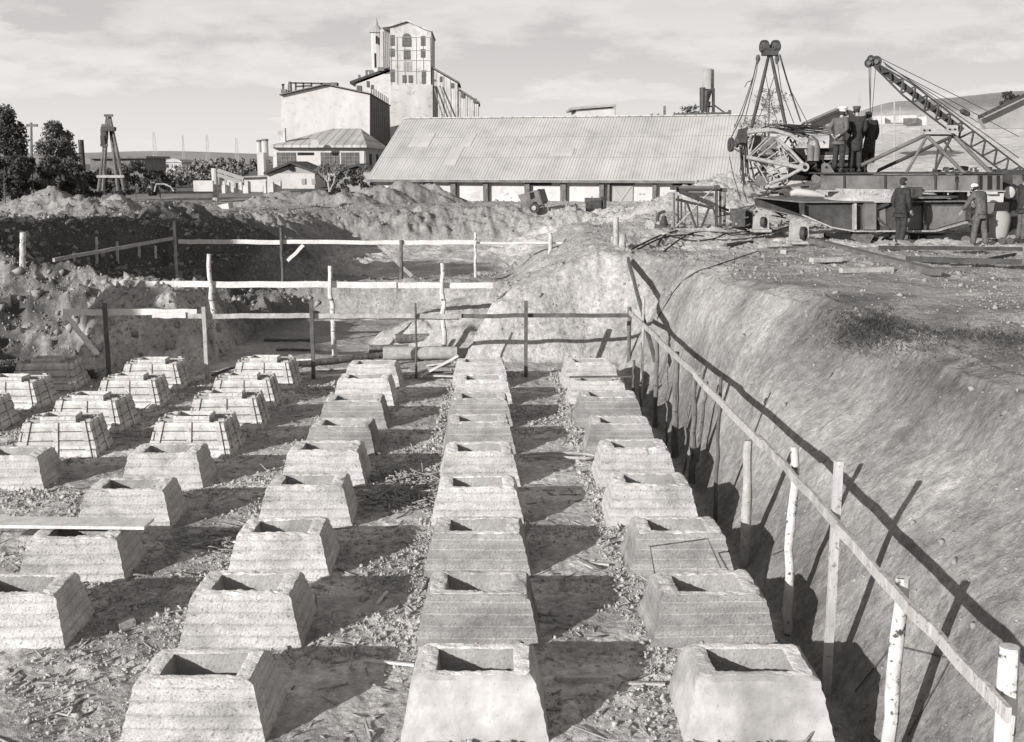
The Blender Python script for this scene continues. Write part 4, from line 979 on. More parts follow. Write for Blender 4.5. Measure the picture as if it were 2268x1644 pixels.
def shed(name, lab, base, x0, xp, x1, yb, ye, yp, Y, depth, mw='plaster', mg='plaster_dim', roofm='steel', over=6):
    root = empty(name, aty((x0+x1)/2, yb, Y), lab, 'shed')
    extr('wall', [(x0, yb), (x1, yb), (x1, ye), (x0, ye)], Y, depth, mw, root)
    extr('gable', [(x0, ye-.3), (x1, ye-.3), (xp, yp+3)], Y+.05, depth-.1, mg, root)
    mb = MB()
    k = (ye-yp)/(xp-x0); k2 = (ye-yp)/(x1-xp)
    for p, q in (((x0-over, ye+over*k), (xp, yp)), ((xp, yp), (x1+over, ye+over*k2))):
        a, b = aty(*p, Y), aty(*q, Y); mb.prism([a-Vector((0, .5, 0)), b-Vector((0, .5, 0)), b+Vector((0, -.5, .22)), a+Vector((0, -.5, .22))], (0, depth+1, 0))
    mb.build('roof', roofm, root); return root
s1 = shed('gabled_shed', 'low white shed with dark boarded gable in front of the workshop', None, 592, 645, 697, 418, 384, 363, 105, 9)
mb = MB(); facebox(mb, 641, 370, 649, 378, 105, .2, .01); mb.build('gable_vent', 'dark', s1)
s2 = shed('dark_shed', 'dark weathered shed half hidden by a bush beside the warehouse', None, 745, 793, 828, 425, 382, 368, 101, 7, 'plaster_dim', 'steel_mid')
th = empty('flat_shed', aty(560, 410, 108), 'long flat-roofed white outbuilding left of the gabled shed', 'shed')
extr('wall', [(500, 425), (590, 425), (590, 393), (500, 395)], 107, 5, 'plaster', th); extr('roof', [(530, 394), (597, 392), (597, 389), (530, 391)], 106.5, 6, 'plaster_dim', th)
mb = MB(); 
for x in (668, 690): facebox(mb, x, 396, x+9, 408, 105, .1)
mb.build('window', 'plaster_dim', s1)
# white ruins and fences left of sheds
rr = random.Random(4)
fl = empty('ruined_wall', aty(500, 430, 100), 'crumbling white wall and posts left of the sheds', 'wall')
for i in range(16):
    x = 470+rr.random()*150; w = rr.uniform(5, 16); yt = rr.uniform(392, 410) if x > 520 else rr.uniform(398, 412); mb = MB(); facebox(mb, x, yt, x+w, 428, 96+rr.random()*6, .6); mb.build('wall_fragment', 'plaster', fl)
mb = MB(); facebox(mb, 431, 400, 475, 424, 97, .5); mb.build('white_panel', 'plaster', fl)
gt = empty('conveyor_stub', aty(500, 400, 99), 'leaning timber ramp frame with round pillar among white ruins', 'ramp')
MB().bar(aty(482, 377, 98), aty(540, 396, 98), .3).build('beam', 'plaster_dim', gt); MB().bar(aty(482, 387, 98), aty(540, 406, 98), .3).build('beam', 'plaster_dim', gt)
mb = MB(); [mb.bar(aty(x, 378+(x-482)*.33, 98), aty(x, 415, 98), .18) for x in (484, 500, 520, 538)]; mb.build('upright', 'plaster_dim', gt)
a = aty(477, 415, 98); MB().lathe((a.x, a.y, 0), (0, 0, 1), [(0, .28), (aty(477, 373, 98).z, .28)], 12).build('pillar', 'plaster_grey', gt)
# white villa far left
vl = empty('white_villa', aty(385, 388, 330), 'small far white house with tall windows in the trees at left', 'house')
extr('wall', [(365, 395), (402, 395), (402, 360), (365, 360)], 330, 12, 'plaster', vl); extr('roof', [(363, 360), (404, 360), (396, 354), (384, 351), (371, 354)], 329.5, 13, 'plaster_grey', vl)
for i in range(4):
    for y in (364, 376): mb = MB(); facebox(mb, 369+8.5*i, y, 373.5+8.5*i, y+8, 330, .2); mb.build('window', 'plaster_dim', vl)
# dark long shed left
ls = empty('long_dark_shed', aty(300, 380, 120), 'long dark shed behind the drilling tripod', 'shed')
extr('wall', [(200, 400), (320, 400), (320, 351), (200, 352)], 120, 8, 'steel_mid', ls); extr('roof', [(196, 352), (324, 351), (324, 346), (196, 347)], 119.5, 9, 'steel_mid', ls)
# flat building behind the ridge
fb = empty('flat_roofed_block', aty(1315, 300, 150), 'white block with sloping flat roof rising behind the warehouse ridge', 'building'); fb.location.z = 0
extr('wall', [(1276, 330), (1361, 330), (1361, 239), (1276, 244)], 150, 8, 'plaster', fb)
mb = MB(); a, b = aty(1264, 244, 150), aty(1364, 236, 150); mb.prism([a-Vector((0, .5, 0)), b-Vector((0, .5, 0)), b+Vector((0, -.5, .3)), a+Vector((0, -.5, .3))], (0, 9, 0)); mb.build('roof', 'plaster_dim', fb)
mb = MB(); facebox(mb, 1309, 258.5, 1327, 261, 150, .1); mb.build('window', 'plaster_dim', fb)
mb = MB(); facebox(mb, 1361.5, 237, 1363, 262, 149, .3); mb.build('corner_post', 'plaster_dim', fb)
# silo on legs
si = empty('cement_silo', aty(1568, 300, 130), 'tall cylindrical silo on legs behind the warehouse ridge', 'silo'); si.location.z = 0
a = aty(1567.5, 200, 130); k = 130/FPX
def zt(y, Y=130): return aty(1568, y, Y).z
MB().lathe((a.x, 130, 0), (0, 0, 1), [(zt(198), 12*k), (zt(156), 12*k), (zt(153), 10*k)], 20).build('drum', 'plaster_dim', si, smooth=True)
MB().lathe((a.x, 130, 0), (0, 0, 1), [(zt(228), 2.2*k), (zt(199), 11*k)], 16).build('hopper', 'steel_mid', si)
MB().bar(aty(1577.5, 200, 129.6), aty(1577.5, 156, 129.6), .35).build('ladder', 'steel', si)
for x in (1556, 1580): MB().bar(aty(x, 275, 129.6), aty(x, 196, 129.6), .3).build('leg', 'steel', si)
MB().bar(aty(1563, 275, 131), aty(1571, 225, 131), .3).build('leg', 'steel_mid', si)
mb = MB(); mb.tube([aty(1556, 194, 129), aty(1556, 245, 129)], .33, 8); mb.tube([aty(1565, 200, 129), aty(1560, 248, 129)], .3, 8); mb.build('feed_pipe', 'steel', si)
mb = MB(); mb.bar(aty(1556, 236, 129.6), aty(1580, 236, 129.6), .15); mb.bar(aty(1580, 232, 129.6), aty(1608, 252, 129.6), .15); mb.build('tie', 'steel', si)
dk = empty('silo_platform', aty(1555, 256, 128), 'thin railed platform along the ridge line at the silo foot', 'platform')
mb = MB(); mb.bar(aty(1492, 254, 128), aty(1618, 251, 128), .25); 
for x in range(1494, 1618, 9): mb.bar(aty(x, 262, 128), aty(x, 250-random.random()*2, 128), .15)
mb.build('railing', 'rust', dk); MB().bar(aty(1616, 262, 128), aty(1616, 244, 128), .3).build('end_post', 'rust', dk)
thing(MB().bar(aty(1472, 262, 128), aty(1472, 235, 128), .25), 'flue_pipe', 'steel_mid', 'thin dark flue standing alone above the warehouse ridge', 'flue')
# right background: shed roofs, hangar, white shed row
hg = empty('roadside_shed', aty(1860, 275, 75), 'grey gabled shed behind the three workers', 'shed'); 
extr('wall', [(1805, 300), (1935, 300), (1935, 262), (1862, 246), (1805, 270)], 75, 1, 'plaster_dim', hg)
mb = MB()
for p, q in (((1786, 275), (1863, 242)), ((1863, 242), (1890, 250))):
    a, b = aty(*p, 74.5), aty(*q, 74.5); mb.prism([a, b, b+Vector((0, 0, .12)), a+Vector((0, 0, .12))], (0, 1.2, 0))
mb.build('roof', 'roof_dim', hg)
for p, q in (((1786, 275), (1863, 242)), ((1863, 242), (1890, 250))): MB().bar(aty(*p, 74.4), aty(*q, 74.4), .14).build('verge', 'steel', hg)
hn = empty('field_barn', aty(2230, 270, 70), 'grey barn gable with dark sloping verge at the right edge', 'barn')
extr('wall', [(2185, 285), (2330, 285), (2330, 186), (2290, 205), (2172, 262)], 72, .6, 'plaster_dim', hn)
a, b = aty(2166, 262, 71.5), aty(2290, 203, 71.5); MB().bar(a+Vector((0, -.08, .05)), b+Vector((0, -.08, .05)), .2).build('verge', 'steel', hn)
wr = empty('low_white_shed', aty(1990, 270, 110), 'row of low white sheds across the field behind the workers', 'shed')
for i, (x0, y0, x1, y1) in enumerate(((1935, 256, 1960, 272), (1962, 255, 2030, 268), (2032, 258, 2052, 274))): extr('wall', [(x0, y1+4), (x1, y1+4), (x1, y0), (x0, y0+2)], 110+i, 3, 'plaster', wr)
extr('dark_end', [(2004, 278), (2030, 272), (2030, 262), (2004, 262)], 109.4, .4, 'steel_mid', wr)  # darker panel across one end of a shed
# pylons and poles
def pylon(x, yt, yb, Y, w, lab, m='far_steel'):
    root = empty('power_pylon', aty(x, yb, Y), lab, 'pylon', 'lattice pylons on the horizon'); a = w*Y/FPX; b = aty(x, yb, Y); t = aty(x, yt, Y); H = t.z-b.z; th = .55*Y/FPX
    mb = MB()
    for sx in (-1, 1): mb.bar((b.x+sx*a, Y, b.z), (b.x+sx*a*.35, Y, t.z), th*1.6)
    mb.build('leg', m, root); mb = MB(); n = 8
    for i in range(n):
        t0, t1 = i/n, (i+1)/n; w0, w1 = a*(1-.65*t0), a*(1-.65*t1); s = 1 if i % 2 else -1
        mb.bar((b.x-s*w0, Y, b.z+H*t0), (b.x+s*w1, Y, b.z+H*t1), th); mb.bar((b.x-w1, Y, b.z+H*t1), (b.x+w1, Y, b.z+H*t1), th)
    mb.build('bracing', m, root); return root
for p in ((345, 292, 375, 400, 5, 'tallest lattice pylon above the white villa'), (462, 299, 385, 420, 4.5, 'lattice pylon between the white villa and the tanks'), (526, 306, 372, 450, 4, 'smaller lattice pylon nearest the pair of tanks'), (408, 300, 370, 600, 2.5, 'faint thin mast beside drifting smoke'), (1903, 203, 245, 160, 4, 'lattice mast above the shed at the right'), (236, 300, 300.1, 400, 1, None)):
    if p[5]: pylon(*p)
def vpole(x, yt, yb, Z, r, lab, m='far_steel', name='utility_pole', dx=0):
    a = at(x, yb, Z); b = at(x+dx, yt, Z); root = empty(name, a, lab, 'pole'); MB().tube([a, b], [r, r*.7], 6).build('shaft', m, root); return root, b
for (x, yt, yb, Z, r, lab) in ((1981, 221, 372, 60, .05, 'thin straight pole standing right of the three workers'), (1952, 232, 300, 60, .035, 'slim pole just right of the workers with a thinner neighbour'), (1951+43, 236, 262, 130, .06, 'faint pole by the low white sheds'), (2088, 232, 262, 100, .05, 'faint pole behind the lattice boom')): vpole(x, yt, yb, Z, r, lab)
r_, b = vpole(70, 272, 420, 85, .13, 'dark leaning pole with a cross head between the two left trees', 'steel_mid', dx=-1); r_.children[0].name = 'shaft'
MB().bar(b+Vector((-.35, 0, -.2)), b+Vector((.45, 0, -.2)), .2).build('cross_head', 'steel_mid', r_)
thing(MB().lathe(aty(185, 400, 130)+Vector((0, 0, 0)), (0, 0, 1), [(0, .32), (aty(185, 310, 130).z-aty(185, 400, 130).z, .30)], 10), 'chimney_stack', 'steel', 'short black chimney stack right of the left trees', 'chimney')
thing(MB().bar(aty(142, 420, 60), aty(786-650+30, 430, 60), .03), 'rod', 'rust', 'thin rod leaning at the foot of the left trees', 'rod') if False else None
# flag pole in front of the shed
vpole(786, 437, 520, 95, .05, '', 'plaster_dim') if False else vpole(786-0, 0, 0, 95, .05, '') if False else None
r_, b = vpole(787, 436, 437, 95, .01, 'x') if False else (None, None)
# ------------------------------------------------------------------ drilling tripod
Zt = 60
dt = empty('drilling_tripod', at(245, 430, Zt), 'timber drilling tripod of long poles with a block hung at the top', 'tripod')
for (a, b) in (((218, 425), (237, 256)), ((228, 424), (240, 256)), ((275, 422), (243, 256)), ((262, 424), (241, 262))):
    z_ = Zt if a[0] != 244 else Zt+3
    MB().tube([at(*a, z_), at((a[0]+b[0])/2+random.uniform(-1, 1), (a[1]+b[1])/2, z_), at(*b, Zt+.2)], [.10, .09, .07], 7).build('leg', 'bark', dt)
for (a, b, w_) in (((231, 256), (250, 256), .12), ((226, 279), (256, 287), .2), ((223, 322), (238, 322), .14)): MB().bar(at(*a, Zt-.1), at(*b, Zt-.1), w_).build('cross_bar', 'wood_dark', dt)
mb = MB(); mb.bar(at(215, 391, Zt-.1), at(275, 391, Zt-.1), .14); mb.build('lower_tie', 'wood_mid', dt)
mb = MB(); mb.box(at(231, 297, Zt-.1), (.3, .3, .5)); mb.box(at(229, 311, Zt-.1), (.22, .3, .5)); mb.box(at(240, 286, Zt-.2), (.7, .3, .22)); mb.build('block', 'steel', dt)
MB().tube([at(246, 285, Zt), at(250, 345, Zt)], .02, 5).build('rope', 'cable', dt)
pb = on(345, 432, 2.2)
thing(MB().tube([at(342, 425, 56), at(346, 408, 56), at(365, 408, 56), at(378, 414, 56), at(385, 424, 56)], .04, 6), 'bent_pipe', 'wood_mid', 'arched pale rod bent over the spoil heaps at left', 'rod')
a = at(497, 466, 62); thing(MB().prism([at(482, 455, 60), at(505, 450, 60), at(507, 463, 60), at(492, 463, 60)], (0, 1.2, 0)), 'white_slab', 'plaster', 'white slab lying at the bend of the track', 'slab')
# ------------------------------------------------------------------ wrecked cab and engine by the warehouse
ZC = (gp(1185, 467)-CAM).dot(FW)-.6
def cc(x, y, Z=ZC): return at(1082.3+x*.3023, 80.2+y*.3023, Z)
cab = empty('truck_cab', cc(320, 1270), 'wrecked truck cab tipped backward before the warehouse wall', 'truck cab')
dd = Vector((.4, 1.6, 0))
MB().prism([cc(*p) for p in ((215, 1165), (370, 1122), (400, 1215), (385, 1232), (360, 1215), (330, 1215), (305, 1238), (300, 1252), (255, 1250))], dd).build('body', 'steel_mid', cab)
MB().prism([cc(*p)-dd*.02 for p in ((300, 1150), (328, 1142), (336, 1182), (308, 1195))], (0, -.02, 0)).build('window', 'dark', cab)
MB().bar(cc(368, 1120)-dd*.05, cc(408, 1260)-dd*.05, .1).build('rear_frame', 'steel', cab)
w_ = MB().wheel(cc(340, 1258)-dd*.1, dd, .32*ZC/72, .25).build('wheel', 'steel', cab); MB().lathe(cc(340, 1258)-dd*.21, dd, [(0, .14), (.03, .12)], 14).build('rim', 'steel_light', w_)
eng = empty('engine_block', cc(770, 1268), 'rusty scrapped engine sitting before the warehouse wall', 'engine')
MB().tube([cc(712, 1238), cc(822, 1238)], [.38, .42], 12).build('crankcase', 'steel', eng)
mb = MB(); mb.box(cc(765, 1205), (.95, .7, .3)); mb.build('cylinder_head', 'rust', eng)
mb = MB(); [mb.bar(cc(x, 1200), cc(x, 1185), .08) for x in (715, 730, 745, 780, 800)]; mb.bar(cc(757, 1200), cc(757, 1172), .05); mb.build('pipe_stub', 'rust', eng)
MB().wheel(cc(832, 1232), (1, .3, 0), .45, .2).build('flywheel', 'steel', eng)
thing(MB().lathe(aty(1265, 463, 80), (0, 0, 1), [(0, 1.2), (.25, .8), (.4, .2)], 14), 'coal_heap', 'dry', 'small dark heap by the warehouse wall between cab and engine', 'heap')
# ------------------------------------------------------------------ lattice box, pump
ZF = 34.2
def fc(x, y, Z=ZF): return at(1082.3+x*.3023, 80.2+y*.3023, Z)
lb = empty('lattice_box_frame', fc(1510, 1415), 'open steel lattice box section standing on the right bank', 'lattice frame')
for i, ((x, y0, y1, dz, r)) in enumerate(((1357, 1150, 1412, 0, .035), (1388, 1170, 1412, .9, .03), (1412, 1190, 1400, 1.5, .03), (1440, 1200, 1400, 2.2, .03), (1668, 1108, 1410, 0, .045), (1697, 1112, 1400, .8, .04), (1728, 1120, 1400, 1.6, .04))):
    MB().tube([fc(x, y1, ZF+dz), fc(x, y0, ZF+dz)], r, 7).build('upright', 'steel' if i % 3 else 'steel_mid', lb)
for (a, b, r, m) in (((1365, 1113), (1660, 1108), .05, 'steel_mid'), ((1375, 1132), (1735, 1125), .04, 'steel'), ((1370, 1400), (1650, 1112), .03, 'steel_light'), ((1372, 1195), (1650, 1262), .04, 'steel'), ((1400, 1135), (1655, 1240), .07, 'steel'), ((1450, 1210), (1520, 1408), .035, 'steel'), ((1625, 1230), (1555, 1408), .035, 'steel'), ((1360, 1420), (1600, 1414), .045, 'steel_light'), ((1600, 1412), (1735, 1380), .03, 'steel'), ((1528, 1230), (1532, 1405), .02, 'steel'), ((1440, 1400), (1370, 1300), .02, 'steel'), ((1640, 1250), (1668, 1330), .03, 'steel')):
    MB().tube([fc(*a), fc(*b)], r, 7).build('brace', m, lb)
for (x, y) in ((1352, 1112), (1672, 1108), (1725, 1128)): MB().box(fc(x, y), (.14, .3, .12)).build('corner_lug', 'rust', lb)
MB().prism([fc(1380, 1140, ZF+1.5), fc(1650, 1150, ZF+1.5), fc(1650, 1175, ZF+1.5), fc(1480, 1175, ZF+1.5)], (0, .05, 0)).build('web_plate', 'steel', lb)
pm = empty('pump_engine', fc(1270, 1420), 'small motor pump with flywheel and bent exhaust pipe', 'pump')
pw = MB().wheel(fc(1182, 1385), (.35, 1, 0), .155, .06, 20, .35).build('flywheel', 'steel_light', pm)
MB().tube([fc(1235, 1365), fc(1238, 1320), fc(1250, 1298), fc(1270, 1288), fc(1295, 1284)], [.05, .05, .05, .045, .05], 8).build('exhaust_pipe', 'steel', pm, smooth=True)
mb = MB(); mb.lathe(fc(1282, 1410), (0, 0, 1), [(0, .11), (.16, .13), (.3, .08), (.38, .07)], 12); mb.build('cylinder', 'steel', pm)
mb = MB(); mb.tube([fc(1215, 1400), fc(1335, 1400)], .10, 10); mb.box(fc(1300, 1418), (.5, .3, .06)); mb.build('crankcase', 'rust', pm)
MB().tube([fc(1245, 1385), fc(1245, 1360)], .07, 8).build('filter_bowl', 'steel_light', pm)
class MK(MB):
    K = .55
    def tube(s, pts, r, n=8, cap=True):
        r = [v*MK.K for v in r] if isinstance(r, (list, tuple)) else r*MK.K
        return MB.tube(s, pts, r, n, cap)
    def wheel(s, c, ax, r, w, n=24, hub=.3): return MB.wheel(s, c, ax, r*MK.K*.88, w*MK.K, n, hub)
# ------------------------------------------------------------------ EXCAVATOR / CRANE PARTS ON THE RIGHT BANK
def mc(x, y, Z): return at(1587.4+x*.34136, 64.1+y*.34136, Z)
def tb(parent, name, pts, Z, r, m, n=8, z2=None):
    z2 = Z if z2 is None else z2; k = len(pts)
    return MK().tube([mc(p[0], p[1], Z+(z2-Z)*i/(k-1)) for i, p in enumerate(pts)], r, n).build(name, m, parent, smooth=True)
# undercarriage girder
ZU = 29.3
uc = empty('undercarriage_frame', mc(1050, 1330, ZU), 'long hull-shaped dark steel undercarriage frame lying on the bank', 'machine frame')
MK().prism([mc(*p, ZU) for p in ((540, 1128), (1625, 1122), (1625, 1240), (1600, 1255), (1410, 1308), (880, 1310), (740, 1285), (548, 1205))], (0, .12, 0)).build('web_plate', 'steel', uc)
MK().prism([mc(*p, ZU+1.9) for p in ((250, 1100), (1000, 1104), (1000, 1250), (560, 1225), (420, 1190), (255, 1150))], (0, .12, 0)).build('rear_web_plate', 'steel', uc)
mb = MK(); a, b = mc(540, 1128, ZU), mc(1625, 1122, ZU)
mb.prism([a+Vector((0, -.16, 0)), b+Vector((0, -.16, 0)), b+Vector((0, 2.0, .0)), mc(1000, 1102, ZU+1.9), mc(250, 1098, ZU+1.9)], (0, 0, .035)); mb.build('top_flange', 'steel_mid', uc)
mb = MK()
bl = [(548, 1205), (740, 1287), (880, 1311), (1410, 1309), (1610, 1252)]
for p, q in zip(bl[:-1], bl[1:]): mb.bar(mc(*p, ZU), mc(*q, ZU), .38, .035)
mb.build('bottom_flange', 'steel_light', uc)
mb = MK(); bl = [(250, 1152), (420, 1192), (560, 1226)]
for p, q in zip(bl[:-1], bl[1:]): mb.bar(mc(*p, ZU+1.9), mc(*q, ZU+1.9), .38, .035)
mb.build('bottom_flange', 'steel_mid', uc)
for x, w, m in ((546, .08, 'steel'), (885, .06, 'steel_light'), (982, .30, 'steel_mid'), (1334, .07, 'steel'), (1620, .08, 'steel')):
    y1 = 1205 if x == 546 else 1240 if x == 1620 else 1304
    MK().bar(mc(x, 1135, ZU)+Vector((0, -.10, 0)), mc(x, y1, ZU)+Vector((0, -.10, 0)), w, .18, up=(0, 1, 0)).build('rib', m, uc)
MK().prism([mc(*p, ZU)+Vector((0, -.03, 0)) for p in ((985, 1150), (1090, 1150), (1098, 1290), (1055, 1270), (1010, 1205))], (0, .02, 0)).build('gusset_plate', 'steel_mid', uc)
MK().prism([mc(*p, ZU)+Vector((0, -.03, 0)) for p in ((1228, 1150), (1330, 1150), (1330, 1300), (1228, 1300))], (0, .02, 0)).build('gusset_plate', 'steel_mid', uc)
MK().prism([mc(*p, ZU)+Vector((0, -.03, 0)) for p in ((1345, 1150), (1610, 1150), (1610, 1240), (1410, 1298), (1345, 1300))], (0, .02, 0)).build('side_plate', 'steel_mid', uc)
MK().bar(mc(975, 1185, ZU)+Vector((0, -.1, 0)), mc(1105, 1130, ZU)+Vector((0, -.1, 0)), .08).build('diagonal_rib', 'steel', uc)
MK().bar(mc(1010, 1205, ZU)+Vector((0, -.1, 0)), mc(1110, 1300, ZU)+Vector((0, -.1, 0)), .05).build('diagonal_rib', 'steel', uc)
# swing ring
c = mc(1000, 1105, ZU+1.0)
sr = empty('swing_ring', c, 'dusty round swing ring between the two steel frames', 'swing ring')
MK().lathe(c+Vector((0, 0, -.05)), (0, 0, 1), [(0, 1.22), (.10, 1.22), (.10, 1.12), (.34, 1.12), (.34, .98), (.0, .98)], 48, True).build('race', 'steel_light', sr, smooth=True)
MK().lathe(c+Vector((.9, 0, .05)), (0, 0, 1), [(0, 1.35), (.05, 1.35)], 40).build('deck_plate', 'steel_mid', sr)
mb = MK(); mb.bar(mc(880, 1052, ZU+.6), mc(1320, 1054, ZU+.6), .3, .1); mb.bar(mc(1240, 1070, ZU+.5), mc(1320, 1070, ZU+.5), .3, .35); mb.build('packing_beam', 'steel', sr)
# upper beam
ZB = 29.9
ub = empty('upper_frame', mc(1260, 1050, ZB), 'heavy box beam upper frame with tubular pyramid trusses on top', 'machine frame')
MK().prism([mc(*p, ZB) for p in ((682, 946), (1855, 944), (1855, 1048), (682, 1044))], (0, .12, 0)).build('web', 'steel_mid', ub)
mb = MK(); a, b = mc(678, 943, ZB), mc(1858, 941, ZB); mb.prism([a+Vector((0, -.1, 0)), b+Vector((0, -.1, 0)), b+Vector((0, 2.4, 0)), a+Vector((0, 2.4, 0))], (0, 0, .04)); mb.build('top_flange', 'steel', ub)
mb = MK(); a, b = mc(680, 1047, ZB), mc(1858, 1050, ZB); mb.prism([a+Vector((0, -.16, -.03)), b+Vector((0, -.16, -.03)), b+Vector((0, .5, -.03)), a+Vector((0, .5, -.03))], (0, 0, .035)); mb.build('bottom_flange', 'steel_light', ub)
MK().prism([mc(*p, ZB+2.3) for p in ((700, 960), (1850, 958), (1850, 1040), (700, 1040))], (0, .1, 0)).build('rear_web', 'steel', ub)
for x in (824, 1090, 1415, 1553, 1697): MK().bar(mc(x, 952, ZB)+Vector((0, -.03, 0)), mc(x, 1040, ZB)+Vector((0, -.03, 0)), .035, .04, up=(0, 1, 0)).build('stiffener', 'steel', ub)
for (x0, x1) in ((1700, 1722), (1755, 1785), (1815, 1835)): MK().prism([mc(*p, ZB)+Vector((0, -.02, 0)) for p in ((x0, 952), (x1, 952), (x1, 1042), (x0, 1042))], (0, .01, 0)).build('recess', 'dark', ub)
MK().box(mc(1553, 975, ZB)+Vector((0, -.03, 0)), (.06, .04, .14)).build('slot', 'dark', ub)
g = MK().prism([mc(*p, ZB+.2) for p in ((682, 942), (682, 885), (692, 872), (720, 872), (735, 885), (768, 938))], (0, .06, 0)).build('lug_plate', 'steel_mid', ub)
MK().lathe(mc(711, 898, ZB+.17), (0, 1, 0), [(0, .03), (.02, .03)], 12).build('pin_hole', 'dark', g)
zn, zf = ZB+.15, ZB+2.3
for (a, b, Z, r) in (((1350, 692), (940, 885), zn, .095), ((1362, 700), (1228, 938), zn, .075), ((1366, 695), (1612, 942), zn, .085), ((1535, 695), (1040, 922), zf, .09), ((1520, 705), (1410, 930), zf, .07), ((1545, 700), (1782, 938), zf, .105), ((1470, 720), (1530, 800), zf, .05), ((1435, 780), (1415, 935), zf, .05)):
    MK().tube([mc(*a, Z), mc(*b, Z)], r, 12).build('tube_strut', 'steel_mid' if Z == zn or r > .1 else 'steel', ub, smooth=True)
MK().tube([mc(1360, 690, zn), mc(1530, 690, zf)], .05, 10).build('apex_tie', 'steel', ub, smooth=True)
for (x, y, Z) in ((1365, 658, zn), (1530, 652, zf)):
    g = MK().prism([mc(x+dx, y+dy, Z) for dx, dy in ((-36, 24), (36, 24), (36, -20), (28, -27), (-28, -27), (-36, -20))], (0, .06, 0)).build('apex_lug', 'steel_light', ub)
    for dx in (-17, 17): MK().lathe(mc(x+dx, y, Z-.03), (0, 1, 0), [(0, .028), (.02, .028)], 12).build('pin_hole', 'dark', g)
MK().lathe(mc(1010, 905, ZB+.9), (0, 1, 0), [(0, .15), (.08, .15), (.08, .11), (.2, .10)], 20).build('round_housing', 'steel_light', ub)
# winch behind the workers
wn = empty('winch_unit', mc(720, 900, 31.5), 'dark winch with drums behind the workers at the boom foot', 'winch')
for (x, y) in ((605, 770), (640, 770)): MK().tube([mc(x, 725, 31), mc(x+8, 780, 31), mc(x+4, 860, 31)], [.14, .2, .17], 12).build('drum', 'steel_mid', wn, smooth=True)
for (x, y) in ((575, 722), (625, 742)): MK().lathe(mc(x, y, 30.9), (0, 1, 0), [(0, .08), (.15, .08)], 14).build('end_cap', 'steel_light', wn)
mb = MK(); mb.box(mc(740, 880, 31.9), (2.2, .8, .9)); mb.build('housing', 'dark', wn)
mb = MK(); mb.box(mc(830, 750, 31.6), (.7, .6, 1.2)); mb.build('gear_case', 'steel', wn)
for y, m in ((825, 'steel_light'), (842, 'steel_light'), (805, 'steel')): MK().bar(mc(650, y, 31.2), mc(865, y, 31.2), .08, .06).build('rail', m, wn)
MK().wheel(mc(645, 972, 30.6), (.3, 1, 0), .26, .1, 20).build('gear_wheel', 'steel_mid', wn)
# boom foot section: conical lattice of white tubes
ZL = 31
bt = empty('boom_lattice_section', mc(400, 1010, ZL), 'pale tubular lattice boom section tapering to a hub at the right', 'boom section')
near = [(((200, 672), (365, 655), (480, 690), (560, 740)), .10), (((195, 832), (380, 870), (550, 902)), .105), (((388, 710), (480, 790), (578, 895)), .085), (((340, 1006), (450, 965), (556, 905)), .095), (((200, 672), (340, 650)), .09)]
for pts, r in near: tb(bt, 'chord', pts, ZL, r, 'steel_light', 10)
tb(bt, 'chord', ((240, 655), (420, 640), (600, 700)), ZL+1.3, .09, 'steel_light', 10); tb(bt, 'chord', ((330, 668), (520, 680), (640, 735)), ZL+.9, .08, 'steel_mid', 10)
for (a, b) in (((205, 825), (345, 685)), ((235, 860), (400, 720)), ((290, 870), (410, 790)), ((245, 695), (205, 850)), ((400, 720), (470, 880)), ((395, 720), (420, 860)), ((430, 745), (530, 840)), ((250, 860), (330, 1000)), ((300, 880), (380, 975)), ((215, 850), (330, 880)), ((350, 870), (440, 840)), ((440, 880), (540, 860)), ((340, 880), (430, 960)), ((450, 820), (460, 940)), ((360, 700), (215, 830)), ((520, 860), (470, 810))):
    tb(bt, 'lace', (a, b), ZL+.25, .035, 'steel_light', 6)
for (a, b) in (((190, 640), (205, 940)), ((215, 850), (245, 980)), ((240, 870), (330, 1005)), ((175, 700), (190, 900)), ((165, 740), (175, 1000)), ((200, 990), (330, 1000)), ((140, 750), (210, 700)), ((180, 940), (260, 1010)), ((150, 760), (160, 860)), ((270, 640), (210, 780)), ((480, 650), (520, 760)), ((560, 660), (480, 760))):
    tb(bt, 'rear_lace', (a, b), ZL+1.5, .045, 'steel', 6)
MK().lathe(mc(572, 897, ZL-.1), (0, 1, 0), [(0, .12), (.3, .12)], 18).build('hub', 'steel_light', bt); MK().lathe(mc(572, 897, ZL-.13), (0, 1, 0), [(0, .05), (.02, .05)], 14).build('hub_bore', 'dark', bt)
MK().prism([mc(*p, ZL+1.4) for p in ((230, 690), (400, 700), (380, 850), (215, 840))], (0, .04, 0)).build('rear_plate', 'steel_mid', bt)
MK().prism([mc(*p, ZL+.3) for p in ((240, 1000), (265, 950), (340, 960), (345, 1010), (290, 1025))], (0, .05, 0)).build('end_lug', 'steel_mid', bt)
MK().prism([mc(*p, ZL+.8) for p in ((155, 650), (205, 640), (190, 760), (130, 740))], (0, .3, 0)).build('sheave_bracket', 'steel', bt)
MK().wheel(mc(92, 752, ZL), (1, .12, 0), .40, .16, 26).build('sheave', 'steel', bt)
MK().wheel(mc(130, 740, ZL+.5), (1, .15, 0), .28, .12, 22).build('sheave', 'rust', bt)
mb = MK(); rr = random.Random(5)
for _ in range(26): mb.tube([mc(rr.uniform(300, 560), rr.uniform(615, 650), ZL+rr.uniform(.2, 1.5)), mc(rr.uniform(500, 740), rr.uniform(625, 690), ZL+rr.uniform(.2, 1.5))], .025, 5)
mb.build('rope_bundle', 'cable', bt)
mb = MK()
